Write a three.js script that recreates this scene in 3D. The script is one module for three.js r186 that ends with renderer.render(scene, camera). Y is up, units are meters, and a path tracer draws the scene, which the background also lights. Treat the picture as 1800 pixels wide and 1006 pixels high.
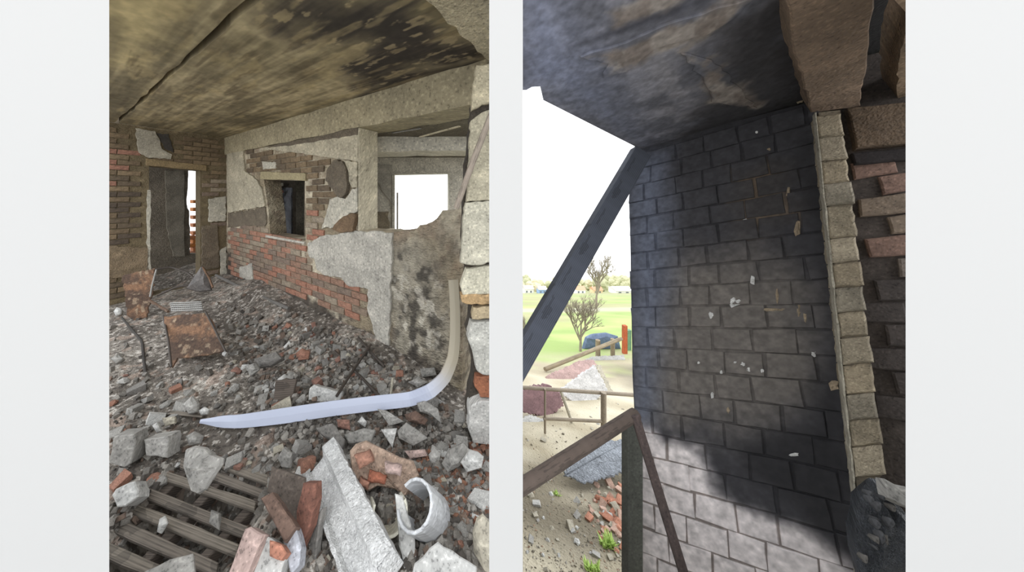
import * as THREE from 'three';
import { mergeGeometries } from 'three/addons/utils/BufferGeometryUtils.js';
import { ConvexGeometry } from 'three/addons/geometries/ConvexGeometry.js';

// ---------------------------------------------------------------- camera, sky, exposure
const scene = new THREE.Scene();
const EYE = new THREE.Vector3(0, 1.6, 0);
const F = 504, PX = 740, PY = 341;                         // focal length and principal point of the shifted lens
const camera = new THREE.PerspectiveCamera(2 * Math.atan(503 / F) * 180 / Math.PI, 1800 / 1006, 0.05, 2000);
camera.position.copy(EYE);
camera.lookAt(0, 1.6, -10);
camera.setViewOffset(1800, 1006, 900 - PX, 503 - PY, 1800, 1006);
camera.updateProjectionMatrix();
scene.add(camera);

const renderer = new THREE.WebGLRenderer({ antialias: true });
renderer.toneMapping = THREE.LinearToneMapping;
renderer.toneMappingExposure = 1.9;
renderer.shadowMap.enabled = true;

// seeded numbers and noise
function rng(seed) { let a = seed >>> 0; return () => { a = (a + 0x6D2B79F5) | 0; let t = Math.imul(a ^ (a >>> 15), 1 | a); t = (t + Math.imul(t ^ (t >>> 7), 61 | t)) ^ t; return ((t ^ (t >>> 14)) >>> 0) / 4294967296; }; }
const R0 = rng(77);
const hash = (x, y) => { let h = Math.imul(x | 0, 374761393) + Math.imul(y | 0, 668265263); h = Math.imul(h ^ (h >>> 13), 1274126177); return ((h ^ (h >>> 16)) >>> 0) / 4294967296; };
function vnoise(x, y, per = 0) {
  const xi = Math.floor(x), yi = Math.floor(y), fx = x - xi, fy = y - yi, u = fx * fx * (3 - 2 * fx), v = fy * fy * (3 - 2 * fy);
  const w = (n) => per ? ((n % per) + per) % per : n;
  const a = hash(w(xi), w(yi)), b = hash(w(xi + 1), w(yi)), c = hash(w(xi), w(yi + 1)), d = hash(w(xi + 1), w(yi + 1));
  return a + (b - a) * u + (c - a) * v + (a - b - c + d) * u * v;
}
function fbm(x, y, oct = 4, per = 0) { let s = 0, a = 0.5, t = 0; for (let i = 0; i < oct; i++) { s += a * vnoise(x + i * 17, y + i * 31, per); t += a; a *= 0.5; x *= 2; y *= 2; per *= 2; } return s / t; }
const sm = (a, b, x) => { const t = Math.min(1, Math.max(0, (x - a) / (b - a))); return t * t * (3 - 2 * t); };
const mix = (a, b, t) => a + (b - a) * t;
const mix3 = (a, b, t) => [mix(a[0], b[0], t), mix(a[1], b[1], t), mix(a[2], b[2], t)];

// overcast sky, soft clouds
{
  const W = 512, H = 256, d = new Float32Array(W * H * 4);
  for (let j = 0; j < H; j++) for (let i = 0; i < W; i++) {
    const el = (j + 0.5) / H * Math.PI - Math.PI / 2, az = i / W * Math.PI * 2;
    const up = Math.max(0, Math.sin(el));
    const n = fbm(Math.cos(az) * 2.2 + 9, Math.sin(az) * 2.2 + up * 4 + 5, 4);
    const t = sm(0.35, 0.7, n) * sm(0.0, 0.5, up);
    const base = mix3([0.99, 1.0, 1.02], [1.0, 1.06, 1.14], sm(0, 0.8, up));
    const c = mix3(base, [1.12, 1.13, 1.14], t), k = 1.32;
    d.set([c[0] * k, c[1] * k, c[2] * k, 1], (j * W + i) * 4);
  }
  const t = new THREE.DataTexture(d, W, H, THREE.RGBAFormat, THREE.FloatType);
  t.mapping = THREE.EquirectangularReflectionMapping; t.magFilter = THREE.LinearFilter; t.needsUpdate = true;
  scene.background = t; scene.environment = t;
}

// ---------------------------------------------------------------- helpers
const V = (x, y, z) => new THREE.Vector3(x, y, z);
const at = (u, v, d) => V((u - PX) / F * d, 1.6 - (v - PY) / F * d, -d);
const ray = (u, v) => V((u - PX) / F, -(v - PY) / F, -1);
const names = new Map();
function numbered(n) { const k = names.get(n) || 0; names.set(n, k + 1); return k ? n + '_' + String(k).padStart(3, '0') : n; }
function tag(o, label, category, group, kind) { if (label) o.userData.label = label; if (category) o.userData.category = category; if (group) o.userData.group = group; if (kind) o.userData.kind = kind; return o; }
function mesh(name, geo, mat, parent = scene) { const m = new THREE.Mesh(geo, mat); m.name = parent === scene ? numbered(name) : name; m.castShadow = m.receiveShadow = true; parent.add(m); return m; }
function childNamer() { const c = new Map(); return (n) => { const k = c.get(n) || 0; c.set(n, k + 1); return k ? n + '_' + String(k).padStart(3, '0') : n; }; }
function group(name, pos) { const g = new THREE.Group(); g.name = numbered(name); if (pos) g.position.copy(pos); scene.add(g); return g; }
function struct(name, geo, mat, label) { const m = mesh(name, geo, mat); m.userData.kind = 'structure'; if (label) m.userData.label = label; return m; }
// moves a finished world-space geometry so that the mesh stands at the base of its thing
function rebase(geo) { geo.computeBoundingBox(); const b = geo.boundingBox, p = V((b.min.x + b.max.x) / 2, b.min.y, (b.min.z + b.max.z) / 2); geo.translate(-p.x, -p.y, -p.z); return p; }
function thingMesh(name, label, category, geo, mat, grp) { const p = rebase(geo); const m = mesh(name, geo, mat); m.position.copy(p); return tag(m, label, category, grp); }

class Frame {                                              // a plane with its own axes: s along e1, h along e2, o along n
  constructor(O, e1, e2, n) { this.O = O; this.e1 = e1; this.e2 = e2; this.n = n; this.pn = e1.clone().cross(e2).normalize(); if (this.pn.dot(n) < 0) this.flip = true; if (this.flip) this.pn.negate(); }
  to(s, h, o = 0) { return this.O.clone().addScaledVector(this.e1, s).addScaledVector(this.e2, h).addScaledVector(this.n, o); }
  px(u, v, o = 0) {                                        // where the sight line through (u, v) meets the plane raised by o
    const O = this.O.clone().addScaledVector(this.n, o), r = ray(u, v), k = O.clone().sub(EYE).dot(this.pn) / r.dot(this.pn);
    const p = EYE.clone().addScaledVector(r, k).sub(O), a = this.e1.dot(this.e1), b = this.e1.dot(this.e2), c = this.e2.dot(this.e2), x = p.dot(this.e1), y = p.dot(this.e2), D = a * c - b * b;
    return [(x * c - y * b) / D, (y * a - x * b) / D];
  }
  poly(list, o = 0) { return list.map(([u, v]) => this.px(u, v, o)); }
  // an outline in (s, h) extruded from o0 to o1
  solid(poly, o0, o1, { holes = [], bevel = 0, uvScale = 1, uvFn } = {}) {
    const sh = new THREE.Shape(poly.map((p) => new THREE.Vector2(p[0], p[1])));
    for (const h of holes) sh.holes.push(new THREE.Path(h.map((p) => new THREE.Vector2(p[0], p[1]))));
    const g0 = new THREE.ExtrudeGeometry(sh, { depth: Math.abs(o1 - o0) - 2 * bevel, bevelEnabled: bevel > 0, bevelThickness: bevel, bevelSize: bevel, bevelOffset: -bevel, bevelSegments: 1, curveSegments: 4 });
    const g = g0.index ? g0.toNonIndexed() : g0, p = g.attributes.position, uv = new Float32Array(p.count * 2), lo = Math.min(o0, o1) + bevel;
    for (let i = 0; i < p.count; i++) {
      const x = p.getX(i), y = p.getY(i), z = p.getZ(i) + lo, q = this.to(x, y, z);
      p.setXYZ(i, q.x, q.y, q.z);
      const w = uvFn ? uvFn(x, y, z) : [(x + z) * uvScale, (y + z) * uvScale];
      uv[i * 2] = w[0]; uv[i * 2 + 1] = w[1];
    }
    g.setAttribute('uv', new THREE.BufferAttribute(uv, 2));
    if (this.flip) flipWinding(g);
    g.computeVertexNormals();
    return g;
  }
}
function flipWinding(g) { for (const k of Object.keys(g.attributes)) { const a = g.attributes[k], n = a.itemSize; for (let i = 0; i < a.count; i += 3) for (let c = 0; c < n; c++) { const t = a.array[(i + 1) * n + c]; a.array[(i + 1) * n + c] = a.array[(i + 2) * n + c]; a.array[(i + 2) * n + c] = t; } } }
function ragged(poly, step, amp, seed, keep = () => false) {
  const r = rng(seed), out = [];
  poly.forEach((p, i) => {
    const q = poly[(i + 1) % poly.length], dx = q[0] - p[0], dy = q[1] - p[1], L = Math.hypot(dx, dy), n = Math.max(1, Math.round(L / step));
    out.push(p);
    if (keep(p, q)) return;
    for (let k = 1; k < n; k++) { const t = (k + (r() - 0.5) * 0.5) / n, j = (r() - 0.5) * 2 * amp; out.push([p[0] + dx * t - dy / L * j, p[1] + dy * t + dx / L * j]); }
  });
  return out;
}
function openRagged(poly, step, amp, seed) { const l = ragged(poly, step, amp, seed, (p, q) => q === poly[0]); return l; }
function inside(p, poly) { let c = false; for (let i = 0, j = poly.length - 1; i < poly.length; j = i++) { const a = poly[i], b = poly[j]; if ((a[1] > p[1]) !== (b[1] > p[1]) && p[0] < (b[0] - a[0]) * (p[1] - a[1]) / (b[1] - a[1]) + a[0]) c = !c; } return c; }
function sdist(p, poly) { let d = 1e9; for (let i = 0, j = poly.length - 1; i < poly.length; j = i++) { const a = poly[j], b = poly[i], ax = b[0] - a[0], ay = b[1] - a[1], t = Math.min(1, Math.max(0, ((p[0] - a[0]) * ax + (p[1] - a[1]) * ay) / (ax * ax + ay * ay))); d = Math.min(d, Math.hypot(p[0] - a[0] - ax * t, p[1] - a[1] - ay * t)); } return inside(p, poly) ? d : -d; }

// textures
const s2l = (c) => c <= 0.04045 ? c / 12.92 : ((c + 0.055) / 1.055) ** 2.4;
function tex(W, H, fn, { srgb = true, repeat, wrap = true } = {}) {
  const d = new Uint8Array(W * H * 4);
  for (let j = 0; j < H; j++) for (let i = 0; i < W; i++) { const c = fn((i + 0.5) / W, (j + 0.5) / H), k = (j * W + i) * 4; d[k] = Math.max(0, Math.min(255, c[0])); d[k + 1] = Math.max(0, Math.min(255, c[1])); d[k + 2] = Math.max(0, Math.min(255, c[2])); d[k + 3] = 255; }
  const t = new THREE.DataTexture(d, W, H); t.magFilter = THREE.LinearFilter; t.minFilter = THREE.LinearFilter;
  if (srgb) t.colorSpace = THREE.SRGBColorSpace;
  if (wrap) t.wrapS = t.wrapT = THREE.RepeatWrapping;
  if (repeat) t.repeat.set(repeat[0], repeat[1]);
  t.needsUpdate = true; return t;
}
const rep = (t, a, b = a) => { const c = t.clone(); c.repeat.set(a, b); c.needsUpdate = true; return c; };
const T = {};
T.mottle = tex(512, 512, (x, y) => { const n = fbm(x * 6, y * 6, 5, 6), f = fbm(x * 48, y * 48, 3, 48), k = 150 + 105 * (0.55 * n + 0.45 * f) + (f > 0.72 ? 18 : 0) - (f < 0.25 ? 30 : 0); return [k, k, k]; });
T.bump = tex(512, 512, (x, y) => { const n = fbm(x * 8, y * 8, 6, 8), f = fbm(x * 64, y * 64, 2, 64); const k = 255 * (0.65 * n + 0.35 * f); return [k, k, k]; }, { srgb: false });
T.wood = tex(512, 512, (x, y) => { const n = fbm(x * 4, y * 90, 4, 2) , f = fbm(x * 14, y * 160, 2, 2), g = fbm(x * 5, y * 8, 3, 0); const k = 95 + 130 * (0.6 * n + 0.4 * f) - (g < 0.35 ? 25 : 0); return [k, k, k]; });
T.rust = tex(512, 512, (x, y) => { const n = fbm(x * 5, y * 5, 5, 5), f = fbm(x * 40, y * 40, 3, 40); let c = mix3([84, 66, 54], [132, 100, 76], sm(0.35, 0.65, n)); c = mix3(c, [170, 152, 128], sm(0.6, 0.78, fbm(x * 9 + 4, y * 9, 4, 0)) * 0.7); return c.map((v) => v * (0.72 + 0.5 * f)); });
const sg = (r, g, b) => new THREE.Color().setRGB(s2l(r / 255), s2l(g / 255), s2l(b / 255));
function stone(r, g, b, { tile = 0.5, bump = 0.006, rough = 0.92, map = T.mottle, by } = {}) {
  return new THREE.MeshStandardMaterial({ color: sg(r, g, b), map: rep(map, 1 / tile, 1 / (by || tile)), bumpMap: BUMP(tile), bumpScale: bump, roughness: rough, metalness: 0 });
}
const bumps = new Map(); function BUMP(t) { if (!bumps.has(t)) bumps.set(t, rep(T.bump, 1 / t)); return bumps.get(t); }
const M = {
  marginGrey: new THREE.MeshStandardMaterial({ color: sg(175, 174, 172), roughness: 0.95 }),
  apron: stone(225, 225, 222, { tile: 1.2, bump: 0.001 }),
  grey: stone(206, 203, 196), grey2: stone(182, 179, 172), grey3: stone(150, 146, 140), dark: stone(92, 87, 82), white: stone(236, 235, 230, { bump: 0.004 }), cream: stone(214, 206, 186),
  red: stone(190, 140, 118), red2: stone(172, 130, 114), pink: stone(224, 196, 186), brownstone: stone(138, 112, 98),
  wood: stone(190, 178, 162, { tile: 0.6, map: T.wood, bump: 0.003 }), woodDark: stone(150, 136, 124, { tile: 0.6, map: T.wood, bump: 0.003 }), slat: stone(176, 164, 150, { tile: 0.6, map: T.wood, bump: 0.003 }), woodPale: stone(225, 205, 170, { tile: 0.6, map: T.wood, bump: 0.002 }),
  rust: new THREE.MeshStandardMaterial({ map: rep(T.rust, 2.2), bumpMap: BUMP(0.5), bumpScale: 0.003, roughness: 0.8, metalness: 0.15 }),
  steel: stone(88, 78, 70, { rough: 0.6, bump: 0.002 }),
};
const flat = (r, g, b, rough = 0.85) => new THREE.MeshStandardMaterial({ color: sg(r, g, b), roughness: rough });

// chunk shapes: convex, faceted
function chunkGeo(seed, boxy) {
  const r = rng(seed), pts = [];
  if (boxy) for (const x of [-1, 1]) for (const y of [-1, 1]) for (const z of [-1, 1]) { pts.push(V(x * (0.8 + 0.2 * r()), y * (0.55 + 0.2 * r()), z * (0.6 + 0.25 * r()))); if (r() < 0.5) pts.push(V(x * 0.95, y * 0.4 * r(), z * 0.5 * r())); }
  else for (let i = 0; i < 17; i++) { const t = r() * 6.283, c = r() * 2 - 1, q = Math.sqrt(1 - c * c), k = 0.75 + 0.3 * r(); pts.push(V(q * Math.cos(t) * k, c * 0.72 * k, q * Math.sin(t) * k)); }
  const g = new ConvexGeometry(pts), p = g.attributes.position, uv = new Float32Array(p.count * 2);
  for (let i = 0; i < p.count; i++) { uv[i * 2] = (p.getX(i) + 0.4 * p.getY(i)) * 0.15; uv[i * 2 + 1] = (p.getZ(i) + 0.6 * p.getY(i)) * 0.15; }
  g.setAttribute('uv', new THREE.BufferAttribute(uv, 2)); g.computeVertexNormals(); return g;
}
const chunks = Array.from({ length: 14 }, (_, i) => chunkGeo(100 + i, i % 2));

// the outline of a stone: a raised, faceted front, a rounded back
function rockGeo(fr, poly, depth, rise, seed) {
  const r = rng(seed), n = poly.length, cx = poly.reduce((s, p) => s + p[0], 0) / n, cy = poly.reduce((s, p) => s + p[1], 0) / n;
  const size = Math.sqrt(poly.reduce((s, p) => s + (p[0] - cx) ** 2 + (p[1] - cy) ** 2, 0) / n);
  const ring = (k, o, j) => poly.map(([x, y]) => { const q = k + (r() - 0.5) * j; return [cx + (x - cx) * q, cy + (y - cy) * q, o + (r() - 0.5) * j * size]; });
  const rings = [ring(0.9, -depth * 0.35, 0.02), ring(1, -depth * 0.12, 0.0), ring(0.93, rise * size * 0.3, 0.06), ring(0.5, rise * size * 0.75, 0.2)];
  const P = [], UV = [], add = (...ps) => { for (const p of ps) { const w = fr.to(p[0], p[1], p[2]); P.push(w.x, w.y, w.z); UV.push(p[0] + p[2] * 0.7, p[1] + p[2] * 0.5); } };
  rings.unshift(ring(0.6, -depth, 0.1));
  for (let k = 0; k < rings.length - 1; k++) for (let i = 0; i < n; i++) { const a = rings[k][i], b = rings[k][(i + 1) % n], c = rings[k + 1][(i + 1) % n], d = rings[k + 1][i]; add(a, b, c); add(a, c, d); }
  const top = [cx, cy, rise * size * 0.85], bot = [cx, cy, -depth], L = rings.length - 1;
  for (let i = 0; i < n; i++) { add(rings[L][i], rings[L][(i + 1) % n], top); add(rings[0][(i + 1) % n], rings[0][i], bot); }
  const g = new THREE.BufferGeometry(); g.setAttribute('position', new THREE.Float32BufferAttribute(P, 3)); g.setAttribute('uv', new THREE.Float32BufferAttribute(UV, 2));
  // face outwards
  g.computeVertexNormals();
  const area = poly.reduce((s, p, i) => { const q = poly[(i + 1) % n]; return s + p[0] * q[1] - q[0] * p[1]; }, 0);
  if ((area < 0) !== !!fr.flip) { flipWinding(g); g.computeVertexNormals(); }
  return g;
}
function tilted(u, v, d, nx, ny, nz) {                      // a plane through the point seen at (u, v), distance d, facing (nx, ny, nz)
  const n = V(nx, ny, nz).normalize(), e1 = V(0, 1, 0).cross(n); if (e1.lengthSq() < 1e-4) e1.set(1, 0, 0); e1.normalize();
  return new Frame(at(u, v, d), e1, n.clone().cross(e1).normalize(), n);
}
const mid = (p) => [p.reduce((s, q) => s + q[0], 0) / p.length, p.reduce((s, q) => s + q[1], 0) / p.length];
const low = (p) => Math.max(...p.map((q) => q[1]));
const deep = (v, h = 0.08) => F * (1.6 - h) / (v - PY);     // distance of floor height h at picture row v
function tube(pts, r, seg = 8, n = 0) { const c = new THREE.CatmullRomCurve3(pts, false, 'catmullrom', 0.2); const g = new THREE.TubeGeometry(c, n || Math.max(2, (pts.length - 1) * 5), r, seg, false); return mergeGeometries([g, cap(pts[0], pts[1], r, seg), cap(pts.at(-1), pts.at(-2), r, seg)]); }
function cap(p, q, r, seg) { const g = new THREE.CircleGeometry(r, seg); g.lookAt(p.clone().sub(q).normalize()); g.translate(p.x, p.y, p.z); return g; }
// a square-edged bar from a to b, w wide, t thick
function bar(a, b, w, t, upHint = V(0, 1, 0), bev = 0.004) {
  const d = b.clone().sub(a), L = d.length(); d.normalize();
  const x = upHint.clone().cross(d).normalize(), y = d.clone().cross(x).normalize();
  const fr = new Frame(a, d, x, y); return fr.solid([[0, -w / 2], [L, -w / 2], [L, w / 2], [0, w / 2]], -t / 2, t / 2, { bevel: bev });
}

// ================================================================ added front wall in place of the grey borders, with two openings
{
  const d0 = 0.8, d1 = 0.9, X = (u, d) => (u - PX) / F * d;
  const slabXZ = (pts, y0, y1) => { const fr = new Frame(V(0, y0, 0), V(1, 0, 0), V(0, 0, -1), V(0, 1, 0)); return fr.solid(pts, 0, y1 - y0); };
  struct('wall_margin_left', slabXZ([[-1.75, d0], [X(192, d0), d0], [X(192, d0) - 0.16, d1], [-1.75, d1]], 0, 2.5), M.marginGrey, 'added pale grey wall filling the margin left of the first opening');
  struct('wall_margin_middle', slabXZ([[X(860, d0), d0], [X(919, d0), d0], [X(912, d1), d1], [X(866, d1), d1]], 0, 2.5), M.marginGrey, 'added narrow pale grey wall filling the margin between the two openings');
  struct('wall_margin_right', slabXZ([[X(1592, d0), d0], [2.6, d0], [2.6, d1], [X(1592, d0) + 0.24, d1]], 0, 2.5), M.marginGrey, 'added pale grey wall filling the margin right of the second opening');
  struct('wall_margin_upper', slabXZ([[-1.75, d0], [2.6, d0], [2.6, d1], [-1.75, d1]], 2.5, 2.7), M.marginGrey);
  struct('floor_bounce', slabXZ([[-7, -9], [7, -9], [7, 0.9], [-7, 0.9]], -2.2, 0), M.apron);  // added unseen pale apron, bounces daylight onto the wall and into the rooms
}

// ================================================================ the burnt-out room (first opening)
const YC = 2.62;                                            // ceiling height
const Cd = F * 1.55 / 149, C0 = V((398 - PX) / F * Cd, 0, -Cd);
const dirA = V((71 - PX) / F, 0, -1).normalize(), dirB = V(-dirA.z, 0, dirA.x);   // along the side wall (away), along the back wall (to the right)
if (dirB.z > 0) dirB.negate();
const FR = new Frame(C0, dirA.clone().negate(), V(0, 1, 0), dirB.clone().negate());
const FB = new Frame(C0, dirB.clone().negate(), V(0, 1, 0), dirA.clone().negate());
const FC = new Frame(V(0, YC, 0), dirA.clone(), dirB.clone(), V(0, -1, 0));
const ZW = 5.6, FW = new Frame(V(0, 0, -ZW), V(1, 0, 0), V(0, 1, 0), V(0, 0, 1));
const FH = (y) => new Frame(V(0, y, 0), V(1, 0, 0), V(0, 0, -1), V(0, 1, 0));      // horizontal, seen from above

// height of the debris
const PIT = [[[470, 815], 1.6], [[320, 800], 1.66], [[150, 960], 1.25], [[150, 1060], 1.1], [[300, 1060], 1.05], [[440, 960], 1.24]].map(([p, d]) => { const q = at(p[0], p[1], d); return [q.x, q.z]; });
const pit = (x, z) => sm(-0.04, 0.12, sdist([x, z], PIT));
function hL(x, z) {
  const p = V(x, 0, z).sub(C0), dR = p.dot(FR.n), dB = p.dot(FB.n);
  let h = 0.03 + 0.10 * (fbm(x * 1.3 + 20, z * 1.3 + 7, 4) - 0.5) * 2 * 0.6 + 0.05 * (fbm(x * 5, z * 5 + 40, 3) - 0.5);
  h += 0.14 * sm(0.7, 0.05, dR) * sm(4.9, 3.6, p.dot(FR.e1)) * (dR > -0.3 ? 1 : 0);
  h += 0.12 * Math.exp(-(((x + 2.4) / 0.8) ** 2 + ((z + 4.2) / 0.7) ** 2));
  h += 0.06 * sm(-1.9, -1.3, z) * sm(-0.5, 0.1, x);
  h -= 0.16 * pit(x, z);
  return h;
}
function floorAt(u, v) { let y = 0.05, p; for (let i = 0; i < 6; i++) { p = at(u, v, F * (1.6 - y) / (v - PY)); y = hL(p.x, p.z); } p.y = y; return p; }

const texL = {};
{ // dust and debris floor
  texL.dust = tex(768, 768, (x, y) => { const n = fbm(x * 6, y * 6, 5, 6), f = fbm(x * 60, y * 60, 3, 60), g = fbm(x * 18 + 3, y * 18, 3, 18); let c = mix3([104, 97, 89], [156, 149, 139], sm(0.3, 0.68, n * 0.6 + g * 0.4)); if (f > 0.66) c = mix3(c, [208, 203, 195], 0.6); if (f < 0.33) c = mix3(c, [74, 66, 60], 0.6); if (g > 0.66) c = mix3(c, [158, 132, 116], 0.4); return c.map((q) => q * (0.8 + 0.35 * f)); });
  const N = 110, P = [], U = [], idx = [], x0 = -7, x1 = 1.7, z0 = -0.93, z1 = -7.6;
  for (let j = 0; j <= N; j++) for (let i = 0; i <= N; i++) { const z = mix(z0, z1, (j / N) ** 1.4), x = Math.min(mix(x0, x1, 1 - (1 - i / N) ** 1.3), -0.29 * z); P.push(x, hL(x, z), z); U.push(x / 1.6, z / 1.6); }
  for (let j = 0; j < N; j++) for (let i = 0; i < N; i++) { const a = j * (N + 1) + i, b = a + 1, c = a + N + 1, d = c + 1; idx.push(a, b, c, b, d, c); }
  const g = new THREE.BufferGeometry(); g.setAttribute('position', new THREE.Float32BufferAttribute(P, 3)); g.setAttribute('uv', new THREE.Float32BufferAttribute(U, 2)); g.setIndex(idx); g.computeVertexNormals();
  M.dust = new THREE.MeshStandardMaterial({ map: texL.dust, bumpMap: BUMP(0.35), bumpScale: 0.02, roughness: 0.97 });
  struct('floor', g, M.dust, 'floor buried under grey dust and fine debris');
  struct('foundation', FH(-5).solid([[-7, 0.93], [0.26, 0.93], [2.1, 7.6], [-7, 7.6]], 0, 4.86), M.grey3);
}

// ---- ceiling: two concrete panels with a dark joint
const softIn = (poly, w, n) => (p) => sm(-w, w, sdist(p, poly) + n(p));
{
  const pol = (l, o = 0) => FC.poly(l, o);
  const s0 = FC.px(212, 210), s1 = FC.px(445, 0);
  const dk = pol([[470, 5], [560, -20], [745, -20], [848, 100], [640, 150], [600, 118], [640, 80], [560, 62], [505, 66]]), dk2 = pol([[590, 190], [700, 130], [840, 104], [846, 112], [600, 186]]);
  const pale = pol([[190, -10], [330, -10], [300, 60], [250, 110], [192, 120]]);  // brighter left corner, daylight from the open side put into the colour
  const box = { p0: -2.5, p1: 7.5, q0: -3, q1: 7 };
  texL.ceil = tex(1536, 1536, (x, y) => {
    const p = mix(box.p0, box.p1, x), q = mix(box.q0, box.q1, y), P = [p, q];
    const st = 0.6 * fbm(p * 0.7, q * 7 + 3, 5) + 0.4 * fbm(p * 1.6, q * 26 + 3, 4), n = fbm(p * 2.2 + 8, q * 2.2, 5), f = fbm(p * 16, q * 22, 3);
    let c = mix3([116, 106, 82], [206, 190, 152], sm(0.3, 0.72, 0.65 * st + 0.35 * n));
    c = mix3(c, [218, 199, 148], sm(-0.12, 0.14, sdist(P, pale) + (n - 0.5) * 0.3) * 0.85);
    const w = (n - 0.5) * 0.9 + (st - 0.5) * 1.1;
    const k = sm(-0.15, 0.22, sdist(P, dk) + w * 0.6), k2 = sm(-0.05, 0.1, sdist(P, dk2) + w * 0.15);
    c = mix3(c, [54, 48, 43], Math.min(1, Math.max(k, k2) * 0.95));
    c = mix3(c, [168, 152, 118], sm(0.6, 0.7, fbm(p * 8, q * 22 + 60, 5)) * 0.75 * sm(0.05, 0.3, k));
    c = mix3(c, [182, 164, 122], sm(0.58, 0.7, fbm(p * 2.4, q * 12 + 90, 5)) * 0.5);
    const sp = fbm(p * 2.2 + 50, q * 16, 5); c = mix3(c, [90, 78, 58], sm(0.42, 0.28, sp) * 0.4);
    return c.map((v) => v * (0.86 + 0.28 * f));
  }, { wrap: false });
  M.ceil = new THREE.MeshStandardMaterial({ map: texL.ceil, bumpMap: BUMP(0.8), bumpScale: 0.03, roughness: 0.95 });
  const uvFn = (x, y) => [(x - box.p0) / (box.p1 - box.p0), (y - box.q0) / (box.q1 - box.q0)];
  const toPQ = (p) => { const d = V(p.x, YC, p.z).sub(FC.O); return [d.dot(FC.e1), d.dot(FC.e2)]; };
  // bounds: back wall line, side wall line, near edge
  const cC = toPQ(C0), cBack = toPQ(FB.to(1.75, 0)), cR = toPQ(FR.to(5.2, 0)), nearR = toPQ(V(0.33, 0, -1.18)), nearL = toPQ(V(-1.55, 0, -1.18));
  const seamDir = [s1[0] - s0[0], s1[1] - s0[1]], onSeam = (t, off) => { const L = Math.hypot(...seamDir); return [s0[0] + seamDir[0] * t - seamDir[1] / L * off, s0[1] + seamDir[1] * t + seamDir[0] / L * off]; };
  const side = (p) => Math.sign((p[0] - s0[0]) * -seamDir[1] + (p[1] - s0[1]) * seamDir[0]);
  const rs = side(cR), ce = group('ceiling'); tag(ce, 'stained concrete ceiling panels with a dark joint and black soot', null, null, 'structure');
  const nm = childNamer();
  mesh(nm('concrete_panel'), FC.solid(ragged([onSeam(-0.08, 0.02 * rs), cC, cR, nearR, onSeam(1.16, 0.02 * rs)], 0.22, 0.012, 5), 0, -0.2, { uvFn }), M.ceil, ce);
  mesh(nm('concrete_panel'), FC.solid(ragged([onSeam(-0.08, -0.02 * rs), cBack, nearL, onSeam(1.16, -0.02 * rs)], 0.22, 0.012, 6), 0, -0.2, { uvFn }), M.ceil, ce);
  mesh(nm('joint_backing'), FC.solid([onSeam(-0.1, 0.07), onSeam(-0.1, -0.07), onSeam(1.16, -0.07), onSeam(1.16, 0.07)], -0.1, -0.19), M.dark, ce);
  // beam along the side wall
  M.beam = stone(196, 184, 152, { tile: 1.1, bump: 0.012 });
  struct('beam_side', FR.solid(ragged([[0, 2.31], [5.18, 2.30], [5.18, YC], [0, YC]], 0.25, 0.012, 9), 0.03, -0.32), M.beam, 'pale concrete beam running along the top of the side wall');
  // broad beam crossing at the near right
  M.beamNear = stone(228, 214, 180, { tile: 0.7, bump: 0.03 });
  struct('beam_near', FC.solid(ragged(pol([[748, 0], [858, 107], [878, 128], [876, -40], [712, -36]], 0.09), 0.06, 0.012, 10), -0.05, 0.09), M.beamNear, 'pale concrete beam with broken edge at upper corner of the room');
}

// ---- bricks
const brickMats = [stone(196, 142, 118), stone(182, 144, 122), stone(170, 150, 130), stone(188, 172, 150), stone(158, 138, 122), stone(200, 150, 126)];
const sootBricks = [stone(128, 112, 92), stone(146, 126, 100), stone(164, 142, 112), stone(112, 98, 84)];
function layBricks(parent, fr, test, { L = 0.25, H = 0.065, J = 0.012, lo = 0, hi = 2.6, s0 = 0, s1 = 5, o0 = -0.01, o1 = 0.018, mats, seed, most = 290 }) {
  const r = rng(seed), nm = childNamer(), geos = [];
  for (let i = 0; i < 6; i++) { const j = () => (r() - 0.5) * 0.012, l = L / 2, h = H / 2; const g = fr.solid([[-l + j(), -h + j() * 0.5], [l + j(), -h + j() * 0.5], [l + j(), h + j() * 0.5], [-l + j(), h + j() * 0.5]], o0, o1 + j() * 0.8, { bevel: 0.005 }); g.translate(-fr.O.x, -fr.O.y, -fr.O.z); geos.push(g); }
  let k = 0, n = 0;
  for (let h = lo + H / 2; h < hi; h += H + J, k++) for (let s = s0 + L / 2 - (k % 2) * (L + J) / 2; s < s1; s += L + J) {
    if (n >= most || ![[-0.4, 0], [0, 0], [0.4, 0]].every(([f]) => test(s + f * L, h))) continue;
    const m = mesh(nm('brick'), geos[Math.floor(r() * 6)], mats(s, h, r), parent); m.position.copy(fr.to(s, h, 0)); n++;
  }
  return n;
}

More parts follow.
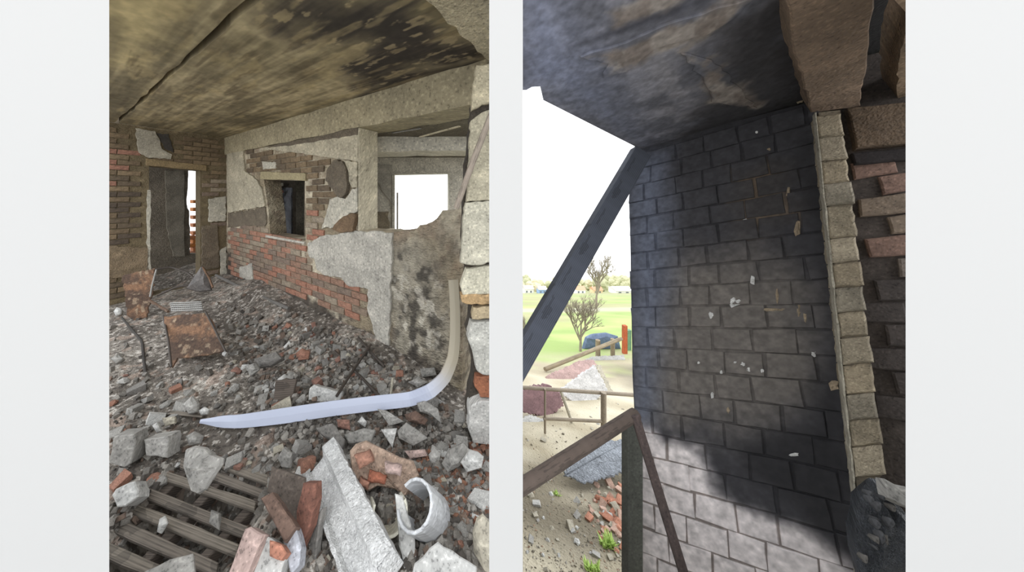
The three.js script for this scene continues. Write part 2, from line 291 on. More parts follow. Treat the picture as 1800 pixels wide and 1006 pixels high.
// ---- side wall with the small window opening, breaking down to a low wall
{
  const pR = (l, o = 0) => FR.poly(l, o), sEnd = FR.px(812, 380)[0], s632 = FR.px(632, 300)[0];
  const hole = pR([[464, 316], [536, 318], [537, 424], [475, 413], [472, 372]]);
  const outer = [[0, -0.05], [0, 2.31], [s632, 2.31], [s632, FR.px(632, 405)[1]], ...openRagged(pR([[640, 406], [690, 408], [728, 407], [738, 396], [752, 393], [768, 384], [778, 370], [796, 372], [812, 366]]), 0.06, 0.012, 21), [sEnd, -0.05]];
  const bx = { s: 5.2, h: 2.7 };
  const soot = pR([[672, 440], [735, 405], [812, 375], [812, 660], [690, 620], [676, 560]]), footDark = pR([[400, 440], [520, 505], [660, 590], [812, 660], [812, 680], [390, 500]]);
  texL.side = tex(1280, 664, (x, y) => {
    const s = x * bx.s, h = y * bx.h, P = [s, h], n = fbm(s * 3, h * 3 + 5, 5), f = fbm(s * 22, h * 22, 3), g = fbm(s * 8 + 30, h * 8, 4);
    let c = mix3([142, 130, 108], [196, 186, 164], sm(0.3, 0.7, n));
    c = mix3(c, [118, 100, 84], sm(0.5, 0.7, g) * 0.5);
    const k = sm(-0.1, 0.25, sdist(P, soot) + (n - 0.5) * 0.5);
    c = mix3(c, [138, 132, 118], k * 0.8); { const g2 = fbm(s * 14 + 30, h * 14, 5); c = mix3(c, [62, 58, 52], sm(0.46, 0.66, 0.5 * g + 0.5 * g2) * 0.75 * k * sm(1.35, 0.9, h)); c = mix3(c, [206, 200, 186], sm(0.56, 0.7, fbm(s * 11 + 80, h * 11, 5)) * 0.6 * k * sm(1.1, 0.7, h)); }
    c = mix3(c, [66, 60, 54], sm(-0.05, 0.12, sdist(P, footDark) + (g - 0.5) * 0.3) * 0.8);  // darker band along the foot of the wall
    return c.map((v) => v * (0.82 + 0.36 * f));
  }, { wrap: false });
  const uvFn = (x, y, z) => [(x + z * 0.9) / bx.s, (y + z * 0.4) / bx.h];
  M.side = new THREE.MeshStandardMaterial({ map: texL.side, bumpMap: BUMP(0.25), bumpScale: 0.05, roughness: 0.95 });
  const w = struct('wall_side', FR.solid(outer, 0, -0.25, { holes: [hole], uvFn }), M.side, 'side wall of brick and plaster dropping to a low sooty wall');
  const nm = childNamer(), plaster = (l, m, t, seed, step = 0.05, amp = 0.012) => mesh(nm('plaster_piece'), FR.solid(ragged(pR(l), step, amp, seed), -0.005, t, { bevel: 0.003, uvFn: m === M.side ? uvFn : undefined }), m, w);
  const mp = [[401, 266], [430, 263], [432, 300], [452, 315], [462, 330], [468, 362], [440, 368], [402, 374]];
  M.plaster = stone(222, 212, 186, { tile: 0.9, bump: 0.008 }); M.plasterPale = stone(232, 226, 208, { tile: 0.9, bump: 0.006 }); M.plasterGrey = stone(220, 215, 202, { tile: 0.8, bump: 0.012 }); M.cement = stone(138, 126, 108, { tile: 0.5, bump: 0.02 });
  plaster(mp, M.plaster, 0.028, 31);
  const mid2 = [[402, 376], [440, 370], [468, 364], [470, 392], [466, 398], [440, 396], [402, 400]]; plaster(mid2, M.cement, 0.016, 32);
  const big = [[543, 428], [572, 414], [632, 406], [692, 409], [690, 470], [686, 606], [664, 598], [655, 562], [648, 540], [650, 508], [612, 500], [604, 488], [574, 484], [560, 474], [556, 455], [546, 450]]; plaster(big, M.plasterGrey, 0.026, 33);
  const white = [[569, 402], [577, 376], [583, 350], [598, 345], [610, 350], [622, 332], [631, 330], [631, 372], [620, 374], [602, 386], [592, 402], [580, 399]]; plaster(white, M.plasterPale, 0.03, 34);
  const rr = [[606, 282], [631, 286], [631, 330], [622, 331], [616, 318], [615, 300]]; plaster(rr, M.plaster, 0.026, 35);
  plaster([[466, 262], [632, 232], [632, 285], [606, 281], [560, 274]], M.plaster, 0.022, 341, 0.06, 0.008);
  plaster([[474, 258], [560, 240], [632, 224], [632, 238], [560, 249], [510, 257]], M.cement, 0.026, 342, 0.06, 0.008);  // dark strip standing in for the shaded underside of the side beam
  const cem = [[592, 282], [607, 284], [614, 300], [616, 322], [612, 342], [604, 348], [594, 340], [578, 318], [580, 300]]; plaster(cem, M.cement, 0.05, 36);
  const cem2 = [[590, 402], [602, 386], [620, 376], [630, 376], [626, 406], [604, 408]]; plaster(cem2, stone(150, 124, 96, { bump: 0.02 }), 0.05, 37);
  plaster([[424, 470], [446, 462], [448, 496], [424, 486]], M.plasterGrey, 0.03, 38);
  mesh(nm('plaster_piece'), FR.solid([[s632, FR.px(632, 405)[1]], [s632 + 0.018, FR.px(632, 405)[1]], [s632 + 0.018, 2.3], [s632, 2.3]], 0.02, -0.25, { bevel: 0.003 }), M.plaster, w);
  // strip of raw brick ends beside the opening
  const lint = [[462, 302], [541, 305], [541, 318], [461, 315]];
  mesh('lintel', FR.solid(ragged(pR(lint), 0.1, 0.006, 40), -0.1, 0.035, { bevel: 0.004 }), stone(206, 192, 152), w);
  mesh('window_sill', FR.solid(pR([[470, 413], [538, 425], [538, 429], [470, 417]]), -0.25, 0.03, { bevel: 0.003 }), M.plasterGrey, w);
  plaster([[464, 284], [488, 286], [488, 296], [466, 299]], M.plasterPale, 0.03, 41);
  const covers = [mp, mid2, big, white, rr, cem, cem2, lint].map((l) => pR(l)), allow = pR([[402, 264], [460, 263], [606, 281], [632, 405], [662, 520], [652, 582], [560, 530], [402, 480]]);
  layBricks(w, FR, (s, h) => inside([s, h], allow) && !inside([s, h], hole) && !covers.some((c) => inside([s, h], c)), { seed: 50, s1: 4, lo: 0.02, mats: (s, h, r) => h > 1.4 ? sootBricks[Math.min(2, Math.floor(r() * 3))] : brickMats[Math.floor(r() * 6)], L: 0.24 });
}

// ---- back wall with the doorway
{
  const pB = (l, o = 0) => FB.poly(l, o);
  const hole = [...pB([[262, 291], [352, 300]]), [FB.px(352, 300)[0], 0.03], [FB.px(262, 291)[0], 0.03]];
  M.mortar = stone(150, 134, 104, { tile: 0.4, bump: 0.02 });
  const w = struct('wall_back', FB.solid([[0, -0.05], [0, YC], [1.75, YC], [1.75, -0.05]], 0, -0.25, { holes: [hole] }), M.mortar, 'back wall of scorched brick with a doorway');
  const nm = childNamer(), plaster = (l, m, t, seed) => mesh(nm('plaster_piece'), FB.solid(ragged(pB(l), 0.04, 0.01, seed), -0.005, t, { bevel: 0.003 }), m, w);
  const ps = [[[238, 226], [272, 231], [280, 246], [284, 262], [302, 272], [300, 280], [262, 278], [243, 268]], [[366, 350], [396, 345], [396, 388], [366, 390]], [[386, 440], [397, 434], [397, 492], [388, 490]], [[190, 432], [261, 436], [261, 486], [190, 488]], [[354, 398], [382, 394], [384, 470], [354, 474]]];
  const mt = [M.cream, M.plasterPale, M.plasterPale, stone(166, 146, 118, { bump: 0.02 }), stone(150, 136, 116, { bump: 0.02 })];
  ps.forEach((l, i) => plaster(l, mt[i], 0.03, 60 + i));
  const dkp = [[275, 235], [296, 236], [304, 268], [290, 262]]; plaster(dkp, M.dark, 0.022, 68);
  const lint = [[256, 279], [362, 291], [362, 301], [256, 291]];
  mesh('lintel', FB.solid(ragged(pB(lint), 0.08, 0.005, 69), -0.12, 0.035, { bevel: 0.004 }), stone(172, 150, 112), w);
  mesh('door_jamb', FB.solid(ragged([[hole[0][0] - 0.012, 0.3], [hole[0][0] + 0.03, 0.3], [hole[0][0] + 0.02, 1.66], [hole[0][0] - 0.012, 1.66]], 0.08, 0.01, 70), -0.2, 0.03), M.plasterPale, w);
  const covers = [...ps, lint, dkp].map((l) => pB(l));
  layBricks(w, FB, (s, h) => s > 0.0 && s < 1.72 && !inside([s, h], hole) && !covers.some((c) => inside([s, h], c)), { seed: 71, s1: 1.8, hi: 2.55, lo: 0.1, L: 0.24, mats: (s, h, r) => s > 1.05 && r() < 0.16 ? M.red : h > 1.9 ? sootBricks[1 + Math.floor(r() * 2)] : s > 0.9 ? sootBricks[Math.floor(r() * 4)] : brickMats[2 + Math.floor(r() * 3)] });
  // the room behind: dark wall with a gap to the light, raw brick beside it
  const o2 = -1.3, P2 = (l) => FB.poly(l, o2);
  const far = struct('wall_far', FB.solid([[-1.4, -0.05], [-1.4, YC], [1.9, YC], [1.9, -0.05]], o2, o2 - 0.12, { holes: [ragged(P2([[331, 300], [348, 300], [350, 380], [350, 446], [334, 446], [333, 380], [328, 350]]), 0.08, 0.012, 72)] }), stone(158, 148, 132, { tile: 0.9, bump: 0.02 }), 'dark scorched wall seen through the doorway');
  mesh('plaster_piece', FB.solid(ragged(P2([[290, 300], [322, 300], [324, 450], [304, 450], [292, 400]]), 0.1, 0.012, 73), o2, o2 + 0.04), stone(176, 168, 152, { bump: 0.012 }), far);
  const pierF = P2([[341, 330], [350, 330], [352, 446], [336, 446], [338, 400]]);
  layBricks(far, new Frame(FB.to(0, 0, o2 - 0.45), FB.e1, FB.e2, FB.n), (s, h) => inside([s, h], FB.poly([[339, 345], [352, 345], [354, 450], [330, 450], [334, 410]], o2 - 0.45)), { seed: 75, s0: -1, s1: 2, L: 0.12, H: 0.075, o0: -0.2, mats: (s, h, r) => [stone(226, 150, 84), stone(210, 140, 96)][Math.floor(r() * 2)] });
  struct('ceiling_passage', FC.solid([[0, 0], [2.2, 0], [2.2, 3], [0, 3]].map(([a, b]) => { const p = C0.clone().addScaledVector(dirA, a + 0.25).addScaledVector(dirB, b - 1.8), d = V(p.x, YC, p.z).sub(FC.O); return [d.dot(FC.e1), d.dot(FC.e2)]; }), 0, -0.15), M.cement);
}

// ---- the space beyond the side wall: dark recess behind the small window, ceiling, far window wall
{
  const o2 = -1.25, P2 = (l) => FR.poly(l, o2);
  const rec = struct('wall_recess', FR.solid([[-1.2, -0.05], [-1.2, 2.31], [2.3, 2.31], [2.3, -0.05]], o2, o2 - 0.12), stone(120, 110, 96, { tile: 0.9, bump: 0.02 }), 'dark sooty wall behind the small window opening');
  const nm = childNamer();
  mesh(nm('plaster_piece'), FR.solid(ragged(P2([[484, 322], [496, 322], [496, 436], [478, 436]]), 0.08, 0.01, 80), o2, o2 + 0.12), stone(150, 132, 104, { bump: 0.02 }), rec);
  mesh(nm('plaster_piece'), FR.solid(ragged(P2([[499, 330], [514, 330], [514, 425], [499, 425]]), 0.1, 0.01, 81), o2, o2 + 0.03), stone(190, 194, 204, { bump: 0.01 }), rec);
  layBricks(rec, new Frame(FR.to(0, 0, o2 + 0.12), FR.e1, FR.e2, FR.n), (s, h) => inside([s, h], FR.poly([[484, 324], [498, 324], [496, 370], [484, 370]], o2 + 0.12)), { seed: 82, s0: -1, s1: 2.4, L: 0.12, mats: (s, h, r) => [M.red, M.cream][Math.floor(r() * 2)] });
  struct('wall_divider', FR.solid([[2.15, -0.05], [2.3, -0.05], [2.3, 2.31], [2.15, 2.31]], -0.25, o2), M.cement);
  // window wall
  const hole = FW.poly([[692, 307], [789, 305], [789, 407], [692, 408]]), x1 = 0.285 * ZW, x0 = (520 - PX) / F * ZW;
  M.plasterWin = stone(244, 238, 220, { tile: 1.0, bump: 0.008 });
  const w = struct('wall_window', FW.solid([[x0, -0.05], [x1, -0.05], [x1, 2.31], [x0, 2.31]], 0, -0.28, { holes: [hole] }), M.plasterWin, 'pale plastered wall with the bright square window opening');
  const nw = childNamer();
  mesh(nw('plaster_piece'), FW.solid(ragged(FW.poly([[660, 292], [690, 290], [690, 360], [676, 340], [662, 318]]), 0.1, 0.02, 84), 0, 0.02), stone(222, 216, 200), w);
  mesh(nw('plaster_piece'), FW.solid(ragged(FW.poly([[632, 378], [662, 372], [684, 372], [684, 420], [626, 420]]), 0.1, 0.03, 85), 0, 0.05), stone(176, 162, 136, { bump: 0.02 }), w);
  const fr = group('window_1', FW.to(hole[0][0], hole[3][1], 0)); tag(fr, null, null, null, 'structure');
  const G = (s0, s1, h0, h1, a, b) => { const g = FW.solid([[s0, h0], [s1, h0], [s1, h1], [s0, h1]], a, b, { bevel: 0.004 }); g.translate(-fr.position.x, -fr.position.y, -fr.position.z); return g; };
  const nf = childNamer();
  mesh(nf('window_frame'), G(hole[0][0] - 0.03, hole[0][0] + 0.02, hole[3][1], hole[0][1], -0.1, 0.03), M.plasterPale, fr);
  mesh(nf('window_frame'), G(hole[0][0] + 0.04, hole[0][0] + 0.07, hole[3][1], hole[0][1] - 0.35, -0.25, -0.18), M.wood, fr);
  mesh('window_sill', G(hole[0][0] - 0.05, hole[1][0] + 0.05, hole[3][1] - 0.04, hole[3][1], -0.27, 0.03), M.grey2, fr);
  // ceiling of that space and its beams
  const cf = new Frame(V(0, 2.31, 0), V(1, 0, 0), V(0, 0, -1), V(0, -1, 0)), b = (p) => [p.x, -p.z];
  M.soffit = stone(128, 120, 104, { tile: 0.9, bump: 0.03 });
  struct('ceiling_beyond', cf.solid([b(FR.to(-1.2, 0, -0.26)), b(FR.to(5.1, 0, -0.26)), [0.285 * 2.6, 2.6], [x1, ZW], [x0, ZW], b(FR.to(-1.2, 0, -1.4))], 0, -0.12), M.soffit, 'sooty low ceiling beyond the side wall');
  const zb = 3.55, fb = new Frame(V(0, 0, -zb), V(1, 0, 0), V(0, 1, 0), V(0, 0, 1));
  struct('beam_far', fb.solid(ragged([[-1.22, 2.12], [0.98, 2.14], [0.98, 2.31], [-1.22, 2.31]], 0.2, 0.012, 88), 0, -0.5), M.plasterWin, 'pale beam in front of the window wall');
  const lathA = V(0.05, 2.285, -3.1), t = thingMesh('wooden_lath', 'bright thin wooden lath hanging under the sooty ceiling near the window', 'lath', bar(at(738, 241, 3.2), at(808, 222, 2.7), 0.03, 0.012), stone(250, 236, 206));
  thingMesh('wooden_lath', 'grey wooden lath under the sooty ceiling, left of the bright lath', 'lath', bar(at(690, 234, 3.3), at(740, 226, 3.0), 0.018, 0.012), M.grey2);
}

// ---- broken wall end at the near right edge
{
  const Z = 1.85, fp = new Frame(V(0, 0, -Z), V(1, 0, 0), V(0, 1, 0), V(0, 0, 1)), P = (l) => fp.poly(l);
  const right = 884, body = [[840, 122], [834, 160], [830, 195], [824, 230], [818, 300], [815, 380], [812, 462], [820, 470], [814, 500], [812, 522], [828, 534], [826, 560], [820, 582], [828, 620], [832, 655], [825, 690], [821, 720], [826, 752], [828, 800], [right, 800], [right, 122]];
  const w = struct('wall_end', fp.solid(ragged(P(body), 0.05, 0.008, 90, (p, q) => p[0] === q[0]), 0, -0.1), stone(88, 80, 70, { bump: 0.02 }), 'broken end of a brick and plaster wall');  // body toned dark so its recesses read as shade
  const nm = childNamer(), piece = (n, l, m, t, s) => mesh(nm(n), fp.solid(ragged(P(l), 0.035, 0.006, s), -0.02, t, { bevel: 0.006 }), m, w);
  piece('plaster_piece', [[836, 118], [right, 112], [right, 178], [846, 186], [828, 196], [830, 160]], stone(226, 214, 182), 0.03, 91);
  piece('plaster_piece', [[826, 215], [846, 200], [right, 190], [right, 352], [818, 355], [821, 300]], stone(222, 213, 186), 0.04, 92);
  piece('plaster_piece', [[817, 356], [right, 353], [right, 456], [830, 464], [808, 460], [812, 400]], stone(232, 226, 204), 0.045, 93);
  piece('block', [[818, 470], [right, 462], [right, 512], [812, 516], [808, 500]], stone(236, 230, 206), 0.05, 94);
  piece('brick', [[808, 514], [right, 513], [right, 530], [826, 530], [810, 526]], stone(226, 190, 140), 0.06, 95);
  piece('block', [[830, 536], [right, 534], [right, 556], [828, 556]], stone(216, 196, 160), 0.05, 96);
  piece('block', [[826, 560], [right, 558], [right, 648], [846, 650], [834, 640], [830, 618], [820, 590]], stone(224, 222, 212), 0.06, 97);
  piece('brick', [[834, 654], [right, 650], [right, 694], [842, 690], [832, 672]], stone(184, 120, 88), 0.05, 98);
  piece('block', [[822, 702], [842, 692], [right, 696], [right, 770], [828, 764], [820, 740]], stone(230, 228, 222), 0.07, 99);
  thingMesh('wooden_pole', 'long pale wooden pole leaning against the broken wall end', 'pole', tube([at(866, 196, 1.66), at(832, 282, 1.72), at(802, 366, 1.79)], 0.019, 10), stone(246, 228, 208, { map: T.wood, bump: 0.001 }));
}

// ================================================================ things lying in the room
function slab(name, label, category, poly, { d, n = [0, 0.75, 0.66], t = 0.05, mat = M.grey, bevel = 0.005, rag = 0.004, seed = 1, grp } = {}) {
  const c = mid(poly), fr = tilted(c[0], c[1], d ?? deep((c[1] + low(poly)) / 2), ...n);
  return thingMesh(name, label, category, fr.solid(rag ? ragged(fr.poly(poly), 0.03, rag, seed) : fr.poly(poly), -t, 0, { bevel: Math.min(bevel, t / 3) }), mat, grp);
}
function rock(name, label, category, poly, { d, n = [0, 0.6, 0.8], mat = M.grey, deepness = 0.7, rise = 0.55, seed = 3, h = 0.06 } = {}) {
  const c = mid(poly), fr = tilted(c[0], c[1], d ?? deep(mix(c[1], low(poly), 0.8), h), ...n), q = fr.poly(poly);
  const size = Math.max(...q.map((p) => Math.hypot(p[0], p[1])));
  return thingMesh(name, label, category, rockGeo(fr, q, size * deepness, rise, seed), mat);
}
const STRIP = [];
{ // long bent white strip
  const pts = [[352, 741, 0.09], [420, 741, 0.1], [500, 731, 0.11], [580, 719, 0.12], [660, 709, 0.13], [720, 702, 0.14]].map(([u, v, h]) => at(u, v, F * (1.6 - h) / (v - PY)));
  const e = pts.at(-1), bend = [[756, 688, 1.97], [782, 664, 2.03], [796, 630, 2.08], [800, 590, 2.12], [800, 545, 2.16], [797, 492, 2.2]].map(([u, v, d]) => at(u, v, d));
  const curve = new THREE.CatmullRomCurve3([...pts, ...bend], false, 'catmullrom', 0.3), N = 70, P = [], idx = [], U = [], CC = [];
  for (let i = 0; i <= N; i++) {
    const t = i / N, p = curve.getPoint(t), tan = curve.getTangent(t).normalize();
    const facing = V(mix(0, 0.1, t), mix(0.55, 0.1, sm(0.45, 0.75, t)), 1).normalize(), wv = facing.clone().cross(tan).normalize(), nn = tan.clone().cross(wv).normalize();
    const w = mix(0.03, 0.043, sm(0, 0.2, t)) * mix(1, 0.85, sm(0.5, 0.9, t)) * mix(0.35, 1, sm(0, 0.06, t)), lip = 0.018;
    const prof = [[-w, -lip], [-w, 0.003], [0, 0.006], [w, 0.003], [w, -lip], [w - 0.005, -lip], [w - 0.006, -0.003], [-w + 0.006, -0.003], [-w + 0.005, -lip]];
    for (const [a, b] of prof) { const q = p.clone().addScaledVector(wv, a).addScaledVector(nn, b); P.push(q.x, q.y, q.z); U.push(a, t * 2.4); const y = sm(0.5, 0.72, t); CC.push(mix(0.5, 0.46, y), mix(0.54, 0.41, y), mix(0.66, 0.31, y)); }
  }
  const K = 9; for (let i = 0; i < N; i++) for (let k = 0; k < K; k++) { const a = i * K + k, b = i * K + (k + 1) % K; idx.push(a, b, a + K, b, b + K, a + K); }
  const g = new THREE.BufferGeometry(); g.setAttribute('position', new THREE.Float32BufferAttribute(P, 3)); g.setAttribute('uv', new THREE.Float32BufferAttribute(U, 2)); g.setAttribute('color', new THREE.Float32BufferAttribute(CC, 3)); g.setIndex(idx);
  const g2 = g.toNonIndexed(); g2.computeVertexNormals();
  M.strip = new THREE.MeshStandardMaterial({ vertexColors: true, roughness: 0.45 });  // dust and dimmer room lighting both put into the beige of the bend
  for (let i = 0; i <= 40; i++) { const p = curve.getPoint(i / 40 * 0.62); STRIP.push([p.x, p.z + 0.06]); STRIP.push([p.x, p.z - 0.02]); }
  thingMesh('metal_strip', 'long white strip lying across the debris and bent upward at its end', 'strip', g2, M.strip);
}
{ // rusty panels and the burnt frame
  slab('rusty_sheet', 'upright curved rusty metal panel near the back wall', 'panel', [[214, 486], [240, 478], [273, 472], [268, 510], [258, 558], [238, 566], [224, 556]], { d: 3.55, n: [0.25, 0.15, 1], t: 0.02, mat: M.rust, bevel: 0.004, rag: 0.012, seed: 5 });
  const g = group('rusty_board', V(0, 0, 0)), P1 = [[288, 556], [359, 550], [372, 562], [394, 618], [350, 626], [312, 630], [302, 647]];
  const c = mid(P1), fr = tilted(c[0], c[1], 2.72, 0.05, 0.62, 0.78), pc = fr.poly(P1), base = fr.to(0, -0.2, -0.05); g.position.copy(base);
  const put = (n, geo, m) => { geo.translate(-base.x, -base.y, -base.z); return mesh(n, geo, m, g); };
  put('board', fr.solid(ragged(pc, 0.08, 0.008, 7), -0.02, 0, { bevel: 0.004 }), M.rust);
  put('edge_tube', tube([at(361, 548, 2.86), at(378, 580, 2.7), at(397, 619, 2.52)], 0.009), M.steel);
  put('edge_tube', tube([at(287, 556, 2.9), at(296, 600, 2.62), at(301, 645, 2.44)], 0.009), M.steel);
  put('tube_cap', tube([at(393, 621, 2.5), at(398, 624, 2.49)], 0.017), M.white);
  tag(g, 'flat rusty brown board with a metal tube along each long edge', 'board');
  // spring grid
  const sp = group('spring_grid', at(327, 547, 2.95)), nm = childNamer();
  for (let i = 0; i < 5; i++) { const v = 533 + i * 3.4, y = tube([at(299 + i * 0.6, v, 3.02 - i * 0.03), at(354 + i * 0.6, v - 2, 3.02 - i * 0.03)], 0.006, 5, 2); y.translate(-sp.position.x, -sp.position.y, -sp.position.z); mesh(nm('wire'), y, M.white, sp); }
  for (let i = 0; i < 16; i++) { const u = 300 + i * 3.6, y = tube([at(u, 533, 3.03), at(u + 2, 547, 2.9)], 0.005, 5, 2); y.translate(-sp.position.x, -sp.position.y, -sp.position.z); mesh(nm('wire'), y, M.grey, sp); }
  tag(sp, 'small pale wire grid lying at the top end of the rusty board', 'grid');
  const bent = (label, pts, r = 0.011, m = M.steel) => thingMesh('bent_tube', label, 'tube', tube(pts.map((p) => at(...p)), r), m);
  bent('bent dark tube arching over the wreck below the doorway', [[272, 474, 3.5], [300, 470, 3.6], [330, 480, 3.6], [352, 500, 3.5]]);
  bent('pale thin tube standing beside the upright rusty panel', [[275, 474, 3.45], [268, 500, 3.4], [264, 522, 3.35]], 0.01, M.grey);
  bent('rusty short tube sloping to the left end of the wire grid', [[262, 528, 3.3], [282, 540, 3.2], [296, 548, 3.0]], 0.013, M.rust);
  bent('lower bent dark tube of the wreck behind the wire grid', [[276, 520, 3.4], [310, 505, 3.45], [340, 500, 3.5]]);
  bent('rusty thin tube rising right of the crumpled grey sheet', [[356, 470, 3.55], [368, 490, 3.5], [374, 506, 3.4]], 0.012, M.rust);
  { // crumpled sheet
    const f2 = tilted(350, 492, 3.5, 0.2, 0.35, 0.9), q = f2.poly([[327, 508], [340, 488], [355, 467], [362, 476], [368, 488], [373, 511], [350, 514]]);
    thingMesh('crumpled_sheet', 'crumpled grey metal sheet standing in front of the doorway', 'sheet', rockGeo(f2, q, 0.05, 0.35, 12), stone(118, 112, 108, { rough: 0.6 }));
  }
  thingMesh('dark_cable', 'dark cable drooping over the dust beside the rusty board', 'cable', tube([floorAt(214, 560), floorAt(232, 582), floorAt(249, 602), floorAt(252, 630), floorAt(256, 662)].map((p) => p.setY(p.y + 0.012)), 0.011), M.dark);
  const bars = [['upper left dark rusty bar lying crosswise on the rubble', [[588, 624], [628, 664], [670, 708]]], ['dark rusty bar crossing over another bar on the rubble', [[652, 618], [624, 660], [592, 712]]], ['dark rusty bar lying nearest the foot of the side wall', [[630, 600], [652, 626], [676, 652]]]];
  for (const [label, l] of bars) thingMesh('rusty_bar', label, 'bar', tube(l.map(([u, v], i) => { const p = floorAt(u, v); p.y += label.includes('over another') ? 0.065 : 0.035; return p; }), 0.011), M.steel);
  thingMesh('wooden_stake', 'small pale splinter standing upright in the rubble', 'splinter', bar(floorAt(687, 700).setY(0.06), at(690, 664, 2.25), 0.018, 0.012, V(0, 0, 1)), M.cream);
  thingMesh('door_pipe', 'grey pipe lying along the foot of the side wall', 'pipe', tube([FR.to(0.5, 0.27, 0.32), FR.to(1.6, 0.2, 0.24), FR.to(2.6, 0.2, 0.22)], 0.022), M.grey3);
}
{ // the slatted pallet
  const fr = tilted(330, 905, 1.42, 0, 1, 0.12), g = group('wooden_pallet', fr.to(0, 0, -0.08)), nm = childNamer();
  const put = (n, geo) => { geo.translate(-g.position.x, -g.position.y, -g.position.z); mesh(nm(n), geo, n === 'slat' ? (nsl++ % 2 ? M.slat : M.wood) : M.woodDark, g); };
  let nsl = 0;
  const slats = [[[388, 812], [472, 842], 15], [[318, 812], [468, 868], 14], [[288, 834], [450, 888], 15], [[262, 866], [436, 934], 18], [[236, 892], [420, 966], 20], [[202, 920], [384, 1000], 22], [[176, 958], [300, 1012], 24], [[150, 1000], [260, 1050], 26]];
  for (const [a, b, w] of slats) { const qa = fr.px(...a), qb = fr.px(...b), ql = Math.hypot(qb[0] - qa[0], qb[1] - qa[1]), ca = (qb[0] - qa[0]) / ql, sa = (qb[1] - qa[1]) / ql; const k = w / 2 * 1.18; put('slat', fr.solid(ragged(fr.poly([[a[0], a[1] - k * 0.9], [b[0], b[1] - k * 0.9], [b[0] - k * 0.3, b[1] + k], [a[0] - k * 0.3, a[1] + k]]), 0.12, 0.003, 200 + a[0]), -0.022, 0, { bevel: 0.004, uvFn: (x, y, z) => [x * ca + y * sa, -x * sa + y * ca + z] })); }
  for (const [a, b] of [[[345, 800], [150, 985]], [[470, 850], [300, 1030]], [[405, 815], [230, 1000]]]) { put('bearer', fr.solid(fr.poly([[a[0] - 7, a[1]], [a[0] + 7, a[1] + 3], [b[0] + 9, b[1] + 3], [b[0] - 9, b[1]]]), -0.09, -0.024, { bevel: 0.004 })); }
  tag(g, 'weathered wooden pallet with open slats lying in the rubble', 'pallet');
}
